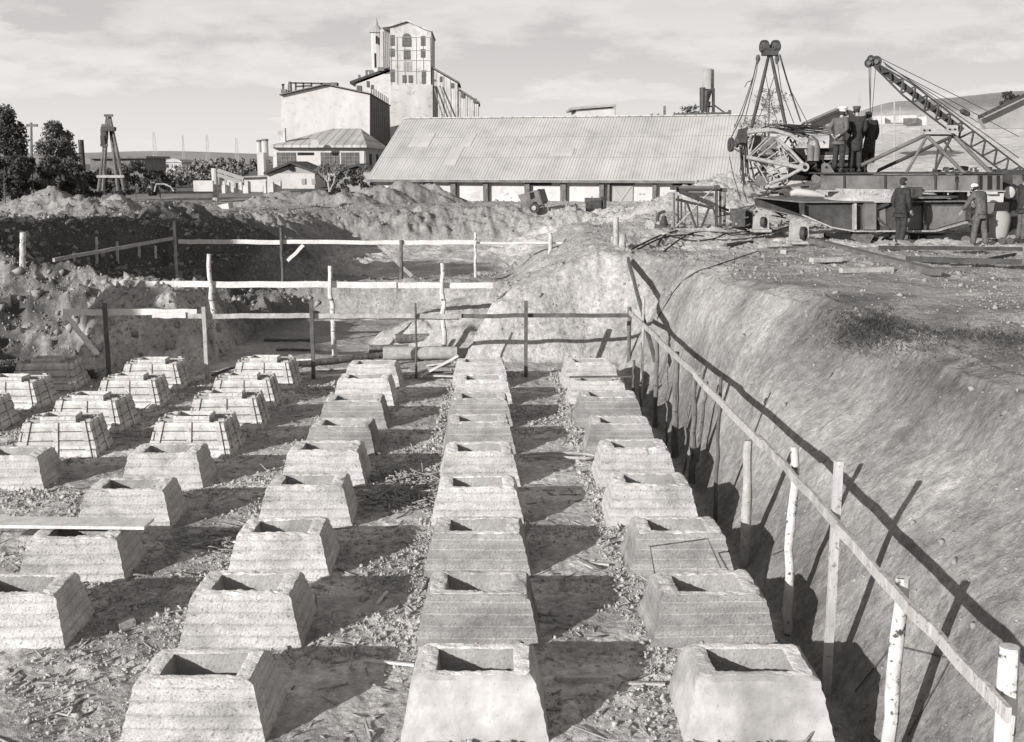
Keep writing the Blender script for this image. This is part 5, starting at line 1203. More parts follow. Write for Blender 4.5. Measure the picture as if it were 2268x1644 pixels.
for _ in range(12):
    x = rr.uniform(150, 200); mb.tube([mc(x, rr.uniform(760, 860), ZL+.7), mc(x+rr.uniform(-12, 18), rr.uniform(900, 960), ZL+.7), mc(x+rr.uniform(-5, 40), rr.uniform(960, 1030), ZL+.7)], .022, 5)
mb.build('hanging_ropes', 'cable', bt)
rr = random.Random(15)
for _ in range(46):
    x = rr.uniform(165, 560); y = rr.uniform(660, 1010)
    if (x-360)**2/40000+(y-840)**2/32000 > 1: continue
    tb(bt, 'rear_lace', ((x, y), (x+rr.uniform(-120, 120), min(1015, y+rr.uniform(-110, 110)))), ZL+rr.uniform(.9, 1.8), rr.choice([.03, .045, .06]), rr.choice(['steel', 'steel', 'steel_light', 'steel_mid', 'rust']), 6)
for _ in range(16): 
    x = rr.uniform(560, 700); y = rr.uniform(690, 930); tb(wn, 'lever', ((x, y), (x+rr.uniform(-40, 60), y+rr.uniform(-50, 50))), 31.2, .05, rr.choice(['steel', 'steel_light', 'rust']), 6)
# A-frame gantry
ZA = 31.8
ga = empty('gantry_mast', mc(340, 640, ZA), 'tall two-legged gantry mast with twin sheaves and stay ropes', 'mast')
tb(ga, 'leg', ((338, 170), (285, 400), (226, 640)), ZA, [.075, .1, .085], 'steel', 10); tb(ga, 'leg', ((352, 170), (400, 400), (450, 640)), ZA, [.075, .1, .085], 'steel', 10)
tb(ga, 'stay_tube', ((408, 165), (455, 330), (545, 602)), ZA+1.2, .045, 'steel', 8)
for x in (308, 380):
    w_ = MK().wheel(mc(x, 115, ZA), (1, .25, 0), .37, .28, 26, .25).build('sheave', 'steel', ga)
    MK().wheel(mc(x+4, 117, ZA-.1), (1, .25, 0), .25, .38, 20, .3).build('sheave_cheek', 'rust', w_)
MK().tube([mc(285, 122, ZA), mc(408, 122, ZA)], .13, 10).build('axle', 'steel', ga); MK().box(mc(345, 150, ZA), (.42, .3, .2)).build('head_block', 'steel', ga)
for (a, r) in ((((265, 185), (250, 260), (225, 370), (165, 560), (92, 710)), .028), (((262, 200), (240, 300), (180, 480), (115, 640)), .022), (((268, 190), (258, 280), (225, 420), (180, 600)), .022), (((390, 190), (420, 400), (500, 612)), .022), (((322, 330), (360, 500), (400, 620)), .016), (((375, 300), (310, 500), (250, 620)), .018), (((310, 260), (345, 450), (340, 600)), .014), (((415, 175), (470, 380), (590, 610)), .018), (((82, 830), (110, 960), (160, 1120)), .02), (((175, 930), (170, 1040), (200, 1130)), .02)):
    tb(ga, 'stay_rope', a, ZA, r, 'cable', 5)
tb(ga, 'rope_end', ((232, 335), (200, 345), (182, 378)), ZA, .022, 'cable', 5)
for (x, y) in ((268, 195), (392, 198)): MK().tube([mc(x, y-25, ZA), mc(x, y, ZA), mc(x-4, y+30, ZA)], [.08, .13, .05], 8).build('turnbuckle', 'rust', ga)
# travelling bogies
def bogie(name, x0, y0, x1, y1, wx, wy, wr, Z, lab):
    root = empty(name, mc((x0+x1)/2, y1, Z), lab, 'bogie', 'wheel bogies under the frames')
    for s in (0, .42):
        MK().prism([mc(*p, Z+s) for p in ((x0, y1), (x0+8, y0+30), (x0+30, y0), (x1-40, y0+8), (x1-8, y0+40), (x1, y1))], (0, .05, 0)).build('side_plate', 'steel_light' if s == 0 else 'steel_mid', root)
    w_ = MK().wheel(mc(wx, wy, Z-.12), (1, -.5, 0), wr, .22, 26).build('wheel', 'steel', root)
    MK().lathe(mc(wx, wy, Z-.12), (1, -.5, 0), [(-.08, wr*.22), (.08, wr*.22)], 16).build('hub', 'steel_mid', w_)
    MK().bar(mc(x0-5, y1, Z-.05), mc(x1+5, y1, Z-.05), .5, .07).build('base_bar', 'steel_light', root)
    MK().bar(mc(wx+28, wy-60, Z-.1), mc(wx+32, y1, Z-.1), .05).build('fork', 'steel_light', root)
    return root
bogie('wheel_bogie', 468, 1228, 600, 1385, 560, 1325, .34, 28.6, 'pale riveted wheel bogie in front of the hull-shaped frame')
bogie('wheel_bogie', 232, 1192, 338, 1308, 302, 1252, .28, 30.8, 'pale wheel bogie farther back and left under the frame end')
mb = MK(); x = MK()
cl = empty('scrap_pile', mc(160, 1290, 33), 'tangle of scrap steel bars piled left of the frame', 'scrap pile'); 
for _ in range(46):
    a = (rr.uniform(45, 460), rr.uniform(1150, 1300)); b = (a[0]+rr.uniform(-90, 110), a[1]+rr.uniform(-35, 35)); Z_ = rr.uniform(31.6, 33.4)
    b = (b[0], min(b[1], 1305)); MK().bar(mc(*a, Z_), mc(*b, Z_+rr.uniform(-.6, .6)), rr.uniform(.03, .09), rr.uniform(.03, .07)).build('bar', rr.choice(['steel', 'steel_mid', 'steel_light', 'rust', 'steel']), cl)
for _ in range(30):
    a = (rr.uniform(200, 720), rr.uniform(1030, 1090)); b = (a[0]+rr.uniform(-90, 110), a[1]+rr.uniform(-25, 25)); Z_ = rr.uniform(31.6, 33.4); b = (b[0], min(b[1], 1095))
    MK().bar(mc(*a, Z_), mc(*b, Z_), rr.uniform(.03, .09), .05).build('bar', rr.choice(['steel', 'steel_light', 'rust']), cl)
for (x, y, Z_) in ((135, 1225, 32), (185, 1235, 32.3)): MK().box(mc(x, y, Z_), (.35, .4, .5)).build('iron_block', 'rust', cl)
sk = thing(MK().tube([mc(480, 1072, 31), mc(510, 1060, 31), mc(620, 1070, 31), mc(700, 1085, 31)], [.12, .2, .18, .08], 12), 'cement_sack', 'plaster_grey', 'pale sack lying on the end of the lower frame', 'sack', smooth=True)
# ground clutter under the frame
ct = empty('packing_timbers', mc(1100, 1370, 29.5), 'dark packing timbers and debris under the hull-shaped frame', 'packing')
for (x0, y0, x1, y1, w, m) in ((700, 1345, 990, 1350, .2, 'dark'), (880, 1320, 990, 1375, .4, 'wood_dark'), (620, 1375, 860, 1392, .12, 'wood_dark'), (870, 1388, 1130, 1395, .13, 'wood_dark'), (1220, 1345, 1650, 1350, .2, 'dark'), (1130, 1330, 1230, 1340, .3, 'wood_dark'), (1300, 1395, 1460, 1400, .16, 'wood_mid'), (1470, 1405, 1580, 1412, .12, 'wood_dark'), (1050, 1350, 1160, 1300, .08, 'steel_mid'), (1040, 1385, 1155, 1262, .05, 'steel_light'), (1230, 1310, 1220, 1255, .03, 'steel_light'), (1515, 1320, 1570, 1375, .06, 'steel_light')):
    MK().bar(mc(x0, y0, 29.5), mc(x1, y1, 29.5), w, w*.8).build('timber', m, ct)
MK().wheel(mc(1615, 1372, 29.2), (.2, 1, 0), .24, .12, 20).build('small_wheel', 'steel_mid', ct)
# truck crane with lattice jib
ZK = 33.0
tk = empty('lattice_jib_crane', mc(1930, 1000, ZK), 'mobile crane with long lattice jib raised to the left over the frames', 'crane')
def jl(p, q, t): return (p[0]+(q[0]-p[0])*t, p[1]+(q[1]-p[1])*t)
H0 = (1030, 215)
U = [((1065, 215), (1955, 905), ZK-.25), ((1055, 222), (1900, 915), ZK+.45)]
Lc = [((1035, 262), (1200, 400), (1870, 935), ZK-.25), ((1045, 245), (1260, 395), (1830, 880), ZK+.45)]
up_ = [[mc(*jl((1068, 208), (1490, 535), i/14), ZK-.3) if False else None for i in range(1)]]
def chord(f, n=40): return [f(i/n) for i in range(n+1)]
def prof(t): # half depth of the jib in crop pixels
    return 14+34*min(1, t/.22) if t < .6 else 48
ax0, ax1 = (1035, 238), (1960, 948)
dxx, dyy = ax1[0]-ax0[0], ax1[1]-ax0[1]; ln = math.hypot(dxx, dyy); nx_, ny_ = dyy/ln, -dxx/ln
def jp(t, s, dep):
    h = prof(t); wd = .08+.17*min(1, t/.2); return mc(ax0[0]+dxx*t+nx_*h*s, ax0[1]+dyy*t+ny_*h*s, ZK+dep*wd)
n = 30
for s in (-1, 1):
    for d in (-1, 1): MK().tube([jp(i/n*1.08, s, d) for i in range(n+1)], .045 if s > 0 else .05, 6).build('chord', 'steel', tk)
mb = MK(); nb = 26
for i in range(nb):
    t0, t1 = i/nb*1.06, (i+1)/nb*1.06
    for d in (-1, 1):
        mb.bar(jp(t0, -1 if i % 2 else 1, d), jp(t1, 1 if i % 2 else -1, d), .045)
    for s in (-1, 1): mb.bar(jp(t0, s, -1 if i % 2 else 1), jp(t1, s, 1 if i % 2 else -1), .035)
    mb.bar(jp(t1, 1, -1), jp(t1, 1, 1), .035); mb.bar(jp(t1, -1, -1), jp(t1, -1, 1), .035)
mb.build('lacing', 'steel', tk)
MK().bar(jp(0, .1, 0), jp(.6, .1, 0), .10, .16).build('rope_tray', 'steel', tk)
for (x, y, r) in ((1035, 212, .33), (988, 222, .27), (1000, 195, .22)):
    w_ = MK().wheel(mc(x, y, ZK), (.35, 1, 0), r, .3, 24).build('head_sheave', 'steel', tk); MK().lathe(mc(x, y, ZK-.17), (.1, 1, 0), [(0, r*.2), (.04, r*.17)], 14).build('sheave_boss', 'steel_mid', w_)
for (a, b, r) in (((1070, 195), (1760, 535), .010), ((1080, 215), (1960, 838), .012), ((1090, 228), (1700, 610), .010), ((1095, 240), (1960, 700), .010), ((988, 245), (998, 590), .012), ((1000, 250), (996, 590), .010), ((1030, 265), (1005, 590), .008)):
    tb(tk, 'rope', (a, b), ZK-.2, r*1.9, 'cable', 5)
MK().lathe(mc(1580, 528, ZK-.2), (.9, 0, -.42), [(0, .03), (.06, .08), (.26, .08), (.32, .03)], 12).build('rope_block', 'steel', tk)
MK().box(mc(1905, 1000, ZK-.6), (.75, .6, .75)).build('engine_hood', 'steel', tk)
hl = MK().lathe(mc(1897, 1062, ZK-2.6), (0, -1, 0), [(-.18, .1), (-.02, .19), (0, .19), (0, .165)], 20).build('headlamp', 'steel', tk); MK().lathe(mc(1897, 1062, ZK-2.62), (0, -1, 0), [(0, .16), (.03, .05)], 18).build('lens', 'plaster', hl)
mb = MK(); [mb.bar(mc(x, 950, ZK-2.2), mc(x, 1110, ZK-2.2), .03) for x in range(1925, 2050, 9)]; mb.build('radiator_grille', 'steel_mid', tk)
MK().prism([mc(*p, ZK-1.9) for p in ((1870, 940), (2200, 935), (2200, 1360), (1930, 1360), (1915, 1120), (1870, 1040))], (0, 2.5, 0)).build('cab', 'steel', tk)
mb = MK(); mb.prism([mc(*p, ZK-3.0) for p in ((1625, 1130), (1895, 1128), (1895, 1205), (1760, 1205), (1625, 1240))], (0, .1, 0)); 
thing(mb, 'side_girder', 'steel_mid', 'dark steel girder end between the frame and the crane truck', 'girder')
mx = empty('mortar_tub', mc(1830, 1410, 28.6), 'light wheeled mortar tub standing right of the stooping worker', 'cart')
MK().lathe(mc(1825, 1385, 28.6)+Vector((0, 0, .1)), (0, 0, 1), [(0, .18), (.08, .22), (.45, .26), (.6, .24), (.68, .16)], 16).build('tub', 'plaster_dim', mx, smooth=True)
for x in (1850, 1900): MK().wheel(mc(x, 1375, 28.2), (.3, 1, 0), .17, .1, 18).build('wheel', 'rust', mx)
MK().bar(mc(1775, 1215, 28.4), mc(1890, 1205, 28.4), .05).build('handle', 'steel_mid', mx)
thing(MK().box(mc(1795, 1095, 29.2), (.40, .3, .22)).box(mc(1780, 1065, 29.0), (.25, .2, .06)), 'white_crate', 'plaster_grey', 'pale box standing on the girder end behind the stooping worker', 'box')
thing(MK().prism([mc(*p, 31) for p in ((1555, 1120), (1570, 1062), (1600, 1055), (1625, 1120))], (0, .4, 0)), 'scrap_block', 'steel_mid', 'grey scrap between the frames at right', 'scrap')
sc2 = empty('scrap_row', mc(1480, 1100, 31.4), 'row of small scrap parts seen through the gap between the frames', 'scrap')
for _ in range(22):
    x = rr.uniform(1330, 1860); y = rr.uniform(1062, 1105); MK().bar(mc(x, y, 31.4), mc(x+rr.uniform(-40, 40), y+rr.uniform(-18, 18), 31.6), rr.uniform(.05, .14)).build('part', rr.choice(['steel_light', 'rust', 'steel', 'plaster_grey']), sc2)
sc3 = empty('scrap_row', mc(1500, 925, 33.5), 'row of scrap fittings lying along the beam top behind the trusses', 'scrap')
for _ in range(30):
    x = rr.uniform(1330, 1900); y = rr.uniform(905, 938); MK().bar(mc(x, y, 32.4), mc(x+rr.uniform(-40, 40), y+rr.uniform(-12, 12), 32.6), rr.uniform(.05, .14)).build('part', rr.choice(['steel_light', 'rust', 'steel', 'steel']), sc3)
# pale rubble and earth bank seen behind the trusses
# ------------------------------------------------------------------ PEOPLE
def skin(name, verts, edges, radii, m, parent, sub=1, root=0):
    """verts in parent space"""
    me = bpy.data.meshes.new(name); me.from_pydata([tuple(v) for v in verts], edges, []); o = bpy.data.objects.new(name, me); COL.objects.link(o)
    s = o.modifiers.new('s', 'SKIN'); s.use_smooth_shade = True
    for i, r in enumerate(radii):
        rr_ = r if isinstance(r, tuple) else (r, r); me.skin_vertices[0].data[i].radius = rr_
    me.skin_vertices[0].data[root].use_root = True
    b = o.modifiers.new('b', 'SUBSURF'); b.levels = sub; b.render_levels = sub
    dg = bpy.context.evaluated_depsgraph_get(); me2 = bpy.data.meshes.new_from_object(o.evaluated_get(dg)); o.modifiers.clear(); o.data = me2; bpy.data.meshes.remove(me)
    me2.name = name; me2.materials.clear(); me2.materials.append(M[m]); me2.polygons.foreach_set('use_smooth', [True]*len(me2.polygons))
    if parent: o.parent = parent
    return o
def person(foot, heading, label, J, coat='short', top='cloth_dark', legs='cloth_dark', cap='flat', capm='cloth_dark', H=1.72):
    """heading: z rotation, the figure faces local -y at 0. J: overrides of joints in local metres for a 1.72 m adult"""
    root = empty('person', foot, label, 'person', None, heading); k = H/1.72
    j = dict(pel=(0, 0, .93), waist=(0, .01, 1.08), chest=(0, .01, 1.28), nk=(0, .0, 1.45), hd=(0, -.02, 1.60), tp=(0, -.01, 1.67),
             shl=(.18, 0, 1.40), shr=(-.18, 0, 1.40), ell=(.23, .03, 1.12), elr=(-.23, .03, 1.12), wrl=(.24, -.08, .88), wrr=(-.24, -.08, .88),
             hpl=(.09, 0, .90), hpr=(-.09, 0, .90), knl=(.10, -.02, .50), knr=(-.10, -.02, .50), anl=(.11, .02, .09), anr=(-.11, .02, .09))
    j.update(J); j = {a: Vector(v)*k for a, v in j.items()}
    # body: one continuous surface with head, arms, fingers and legs
    V = []; E = []; R = []
    def vtx(p, r, par=None):
        V.append(Vector(p)); R.append(r)
        if par is not None: E.append((par, len(V)-1))
        return len(V)-1
    pel = vtx(j['pel'], (.12, .09)); wa = vtx(j['waist'], (.11, .08), pel); ch = vtx(j['chest'], (.13, .09), wa); nk = vtx(j['nk'], .052, ch)
    nk2 = vtx(j['nk'].lerp(j['hd'], .45), .05, nk); hd = vtx(j['hd'], (.074, .088), nk2); tp = vtx(j['tp'], (.062, .075), hd)
    for s in 'lr':
        sh = vtx(j['sh'+s], .058, ch); el = vtx(j['el'+s], .042, sh); wr = vtx(j['wr'+s], .027, el)
        d = (j['wr'+s]-j['el'+s]).normalized(); side = d.cross(Vector((1, 0, 0)) if abs(d.x) < .8 else Vector((0, 1, 0))).normalized()
        pm_ = vtx(j['wr'+s]+d*.06*k, (.036, .02), wr)
        for f, (o_, l) in enumerate(((-.027, .062), (-.009, .075), (.010, .07), (.028, .055))):
            b0 = vtx(j['wr'+s]+d*.10*k+side*o_, .009, pm_); b1 = vtx(V[b0]+d*l*.5*k+Vector((0, -.008, 0)), .0085, b0); vtx(V[b1]+d*l*.35*k+Vector((0, -.018, 0)), .007, b1)
        t0 = vtx(j['wr'+s]+d*.05*k-side*.045, .010, pm_); vtx(V[t0]+d*.04*k-side*.012, .008, t0)
        hp = vtx(j['hp'+s], .088, pel); kn = vtx(j['kn'+s], .058, hp); an = vtx(j['an'+s], .038, kn); 
    for s in 'lr': pass
    skin('body', V, E, R, 'skin', root, 1)
    # face: nose, ears
    h = j['hd']
    mb = MB(); mb.prism([h+Vector((-.014, -.085, -.02)), h+Vector((.014, -.085, -.02)), h+Vector((0, -.080, .03))], (0, -.028, -.004)); mb.build('nose', 'skin', root, local=True, smooth=True)
    for s in (-1, 1):
        MB().lathe(h+Vector((s*.076, .005, .0)), (s, .2, 0), [(0, .028), (.012, .024)], 10).build('ear', 'skin', root, local=True)
    mb = MB(); [mb.box(h+Vector((s*.028, -.084, .018)), (.022, .012, .010)) for s in (-1, 1)]; mb.build('eyes', 'dark', root, local=True)
    MB().box(h+Vector((0, -.086, -.045)), (.042, .01, .007)).build('mouth', 'cloth_dark', root, local=True)
    # hair
    MB().lathe(h+Vector((0, .020, .0)), (0, .25, 1), [(-.075, .060), (-.02, .084), (.05, .084), (.095, .05), (.108, .01)], 14).build('hair', 'cloth_dark', root, local=True, smooth=True)
    # trousers
    V2 = []; E2 = []; R2 = []
    def v2(p, r, par=None):
        V2.append(Vector(p)); R2.append(r)
        if par is not None: E2.append((par, len(V2)-1))
        return len(V2)-1
    p0 = v2(j['pel']+Vector((0, 0, .06)), (.15, .115)); p1 = v2(j['pel']-Vector((0, 0, .03)), (.15, .12), p0)
    for s in 'lr':
        a = v2(j['hp'+s].lerp(j['kn'+s], .18), .105, p1); b = v2(j['kn'+s], .080, a); c = v2(j['kn'+s].lerp(j['an'+s], .5), .082, b); d = v2(j['an'+s]+Vector((0, 0, .01)), .075, c)
    skin('trousers', V2, E2, R2, legs, root, 1)
    for s in 'lr':
        a = j['an'+s]; MB().tube([a+Vector((0, .05, -.03)), a+Vector((0, .02, -.045)), a+Vector((0, -.08, -.05)), a+Vector((0, -.17, -.06))], [.045, .055, .05, .03], 10).build('boot', 'cloth_dark', root, local=True, smooth=True)
    # jacket or coat
    V3 = []; E3 = []; R3 = []
    def v3(p, r, par=None):
        V3.append(Vector(p)); R3.append(r)
        if par is not None: E3.append((par, len(V3)-1))
        return len(V3)-1
    hem = {'short': -.08, 'long': -.42}[coat]
    h0 = v3(j['pel']+Vector((0, 0, hem*.45)), (.17, .135)); h1 = v3(j['pel']+Vector((0, 0, hem)), (.185 if coat == 'long' else .17, .14), h0)
    w = v3(j['waist'], (.155, .12), h0); c = v3(j['chest'], (.185, .13), w); n_ = v3(j['chest'].lerp(j['nk'], .75), (.10, .085), c); v3(j['nk'], .068, n_)
    for s in 'lr':
        a = v3(j['sh'+s], .082, c); b = v3(j['el'+s], .066, a); v3(j['wr'+s].lerp(j['el'+s], .06), .055, b)
    skin('coat' if coat == 'long' else 'jacket', V3, E3, R3, top, root, 1)
    # cap
    t = h+Vector((0, .0, .055))
    if cap == 'flat':
        MB().lathe(t+Vector((0, .01, -.01)), (0, .12, 1), [(0, .088), (.03, .098), (.055, .115), (.075, .095), (.085, .02)], 16).build('cap', capm, root, local=True, smooth=True)
        MB().prism([t+Vector((-.06, -.07, 0)), t+Vector((.06, -.07, 0)), t+Vector((.04, -.13, -.012)), t+Vector((-.04, -.13, -.012))], (0, 0, .012)).build('cap_peak', capm, root, local=True)
    elif cap == 'tall':
        MB().lathe(t+Vector((0, .01, -.01)), (0, .08, 1), [(0, .09), (.05, .10), (.10, .135), (.13, .12), (.14, .02)], 16).build('cap', capm, root, local=True, smooth=True)
        MB().prism([t+Vector((-.07, -.07, 0)), t+Vector((.07, -.07, 0)), t+Vector((.05, -.14, -.02)), t+Vector((-.05, -.14, -.02))], (0, 0, .012)).build('cap_peak', 'cloth_dark', root, local=True)
    else:
        MB().lathe(t+Vector((0, .012, -.02)), (0, .12, 1), [(0, .090), (.04, .092), (.075, .06), (.085, .01)], 16).build('cap', capm, root, local=True, smooth=True)
    return root
zb = mc(900, 943, ZB).z+.04
def onbeam(x, Z): v = mc(x, 940, Z); v.z = zb; return v
back_hands = dict(ell=(.27, .10, 1.13), elr=(-.27, .10, 1.13), wrl=(.10, .19, .98), wrr=(-.10, .19, .98))
stoop = dict(nk=(0, -.04, 1.44), hd=(0, -.12, 1.56), tp=(0, -.13, 1.63))
person(onbeam(785, ZB+.55), math.radians(130), 'worker in a grey jacket and white-topped cap, hands behind his back, leftmost on the beam', {**back_hands, **stoop}, 'short', 'cloth_mid', 'cloth_dark', 'tall', 'cloth_light')
person(onbeam(893, ZB+.75), math.radians(170), 'worker in long dark overcoat and flat cap, centre of three on the beam', {**dict(hd=(.02, -.08, 1.58), tp=(.02, -.09, 1.65)), **dict(wrl=(.14, -.16, 1.0), wrr=(-.14, -.16, 1.0))}, 'long', 'cloth_dark', 'cloth_dark', 'flat', 'cloth_mid', 1.78)
person(onbeam(980, ZB+1.3), math.radians(200), 'worker in black coat half hidden behind two others, rightmost on the beam', stoop, 'long', 'cloth_dark', 'cloth_dark', 'knit', 'cloth_dark', 1.68)
v = mc(1185, 1392, 28.6); v.z = gh(v.x, v.y) if abs(gh(v.x, v.y)-v.z) < .3 else v.z
person(v, math.radians(115), 'worker in dark padded clothes and knit cap standing before the hull-shaped frame', dict(ell=(.24, .08, 1.12), elr=(-.24, .02, 1.12), wrl=(.20, -.14, .90), wrr=(-.18, -.14, .92), knl=(.10, -.06, .50), anl=(.10, -.04, .09), anr=(-.10, .08, .09)), 'short', 'cloth_dark', 'cloth_dark', 'knit', 'cloth_dark', 1.76)
v = mc(1700, 1425, 28.0)
person(v, math.radians(210), 'stooping worker in grey work clothes and pale cap, arms reaching forward, seen from behind', dict(waist=(0, -.01, 1.07), chest=(0, -.08, 1.24), nk=(0, -.17, 1.38), hd=(0, -.26, 1.47), tp=(0, -.28, 1.54), shl=(.18, -.12, 1.34), shr=(-.18, -.12, 1.34), ell=(.27, -.22, 1.08), elr=(-.27, -.22, 1.08), wrl=(.22, -.38, .92), wrr=(-.24, -.38, .92), knl=(.12, -.06, .50), knr=(-.10, .03, .50), anl=(.14, -.08, .09), anr=(-.12, .12, .09)), 'short', 'cloth_mid', 'cloth_mid', 'knit', 'cloth_light', 1.72)
v = mc(1972, 1385, 28.3)
person(v, math.radians(95), 'worker in dark clothes standing beside the crane truck at the right edge', {}, 'short', 'cloth_dark', 'cloth_mid', 'flat', 'cloth_dark', 1.7)
# ------------------------------------------------------------------ TREES
def tree(name, base, H, W, lab, cat='tree', leafm='leaf', n=2600, ls=.16, cone=.6, seed=1, group=None, gap=.5, trunk=.16):
    rg = np.random.default_rng(seed); base = Vector(base); root = empty(name, base, lab, cat, group)
    mb = MB(); K = 6; tp = [base+Vector((rg.normal()*.04*H*i/K*.3, rg.normal()*.04*H*i/K*.3, H*.92*i/K)) for i in range(K+1)]
    mb.tube(tp, [trunk*(1-.85*i/K) for i in range(K+1)], 8)
    cl = []
    for i in range(22):
        t = .14+.82*i/22; a = rg.uniform(0, 6.283); r = W*(1-cone*t)*rg.uniform(.55, 1.0)*min(1, .45+t*2.2)
        p0 = base+Vector((0, 0, H*t*.88)); p1 = p0+Vector((math.cos(a)*r, math.sin(a)*r, H*.10*rg.uniform(.5, 1.6)))
        mb.tube([p0, p0.lerp(p1, .5)+Vector((0, 0, .03*H)), p1], [trunk*.3*(1-t*.6), trunk*.18*(1-t*.6), .01], 5); cl.append((p1, H*.085*rg.uniform(.7, 1.3))); cl.append((p0.lerp(p1, .6)+Vector((0, 0, .04*H)), H*.075*rg.uniform(.7, 1.3)))
        if i > 18: cl.append((p0+Vector((0, 0, H*.10)), H*.06))
    mb.build('trunk', 'bark', root)
    C = np.array([list(c[0]) for c in cl]); Rr = np.array([c[1] for c in cl]); idx = rg.integers(0, len(cl), n)
    d = rg.normal(size=(n, 3)); d /= np.linalg.norm(d, axis=1)[:, None]; d *= (rg.random(n)**.45)[:, None]
    P = C[idx]+d*Rr[idx][:, None]*np.array([1.15, 1.15, 1.0])
    q = rg.normal(size=(n, 3)); q /= np.linalg.norm(q, axis=1)[:, None]; r2 = np.cross(q, rg.normal(size=(n, 3))); r2 /= np.linalg.norm(r2, axis=1)[:, None]
    s = (ls*rg.uniform(.5, 1.3, n))[:, None]
    V = np.stack([P-q*s, P+r2*s*.5, P+q*s, P-r2*s*.5], 1).reshape(-1, 3)
    me = MB(); me.v = V.tolist(); me.f = [(4*i, 4*i+1, 4*i+2, 4*i+3) for i in range(n)]
    me.build('crown', leafm, root, fix=False); return root
def gbase(px, py, Z):
    v = at(px, py, Z); v.z = gh(v.x, v.y)-.1; return v
def treepx(name, px, yt, Z, W, lab, **k):
    v = at(px, 430, Z); z = gh(v.x, v.y); H = at(px, yt, Z).z-z; return tree(name, (v.x, v.y, z), H, W, lab, **k)
treepx('poplar_tree', 30, 243, 72, 1.5, 'dark leafy tree cut by the left edge, taller of the two left trees', n=13000, ls=.11, cone=.80, seed=3)
treepx('poplar_tree', 135, 268, 76, 2.2, 'pointed leafy tree left of the drilling tripod', n=14000, ls=.11, cone=.88, seed=5, leafm='leaf2')
for i, (px, yt, Z, W, lab) in enumerate(((75, 345, 68, 1.7, 'low dark bush between the two left trees'), (185, 365, 70, 1.6, 'low dark bush right of the pointed tree'), (300, 352, 100, 2.6, 'round dark bush behind the drilling tripod'), (270, 372, 90, 2.0, 'small bush at the feet of the drilling tripod'), (355, 375, 100, 2.0, 'bush just left of the white villa'), (10, 350, 66, 1.6, 'dark bush at the left edge below the tall tree'))):
    treepx('leafy_bush', px, yt, Z, W, lab, n=2400, ls=.14, cone=.15, seed=20+i, cat='bush', trunk=.06)
for i, (px, yt, Z, W, lab, lm) in enumerate(((470, 352, 250, 6, 'dark clump of trees on the skyline between villa and tanks', 'leaf2'), (500, 357, 240, 6, 'clump of trees on the skyline nearest the slim pylon', 'leaf2'), (540, 350, 260, 7, 'clump of trees on the skyline left of the tanks', 'leaf2'), (430, 365, 230, 5, 'low clump of trees right of the white villa', 'leaf2'), (330, 362, 260, 6, 'low clump of trees left of the white villa', 'leaf2'), (380, 378, 200, 5, 'low trees before the white villa', 'leaf2'), (420, 385, 160, 3.5, 'bushes below the villa trees', 'leaf2'), (350, 390, 150, 3.5, 'bushes beside the long dark shed', 'leaf2'))):
    treepx('tree_clump', px, yt, Z, W, lab, n=1800, ls=.5, cone=.05, seed=40+i, cat='trees', leafm='leaf3', trunk=.1)  # leaf tone lightened to put distance haze into the clumps
treepx('leafy_bush', 800, 370, 95, 2.6, 'scrubby bush growing against the dark shed', n=2600, ls=.12, cone=.2, seed=61, cat='bush', leafm='leaf2', trunk=.05)
treepx('leafy_bush', 760, 362, 96, 2.3, 'darker bush left of the dark shed', n=2600, ls=.12, cone=.2, seed=62, cat='bush', trunk=.05)
treepx('leafy_bush', 1485, 247, 126, 1.3, 'small tree top above the ridge left of the silo', n=500, ls=.16, cone=.4, seed=63, cat='bush', leafm='leaf2', trunk=.05) if False else None
def floatbush(px, yt, yb, Z, W, lab, seed, m='leaf2', n=500):
    a = at(px, yb, Z); H = at(px, yt, Z).z-a.z; return tree('leafy_bush', a, H, W, lab, n=n, ls=.22 if m != 'leaf3' else .08, cone=.4, seed=seed, cat='bush', leafm=m, trunk=.05)
floatbush(1527, 232, 290, 140, 1.6, 'small tree showing above the ridge beside the silo', 64); floatbush(1455, 252, 290, 140, 1.2, 'tiny shrub tops above the warehouse ridge', 65, n=250)
floatbush(2235, 203, 245, 110, 1.0, 'lone pine tree on the hill at the right edge', 66, 'leaf', 700)
floatbush(1700, 190, 330, 60, 1.4, 'thin leafy tree seen through the gantry mast', 67, 'leaf3', 900); floatbush(1650, 262, 340, 62, 1.0, 'low shrub left of the gantry mast foot', 68, 'leaf3', 400)
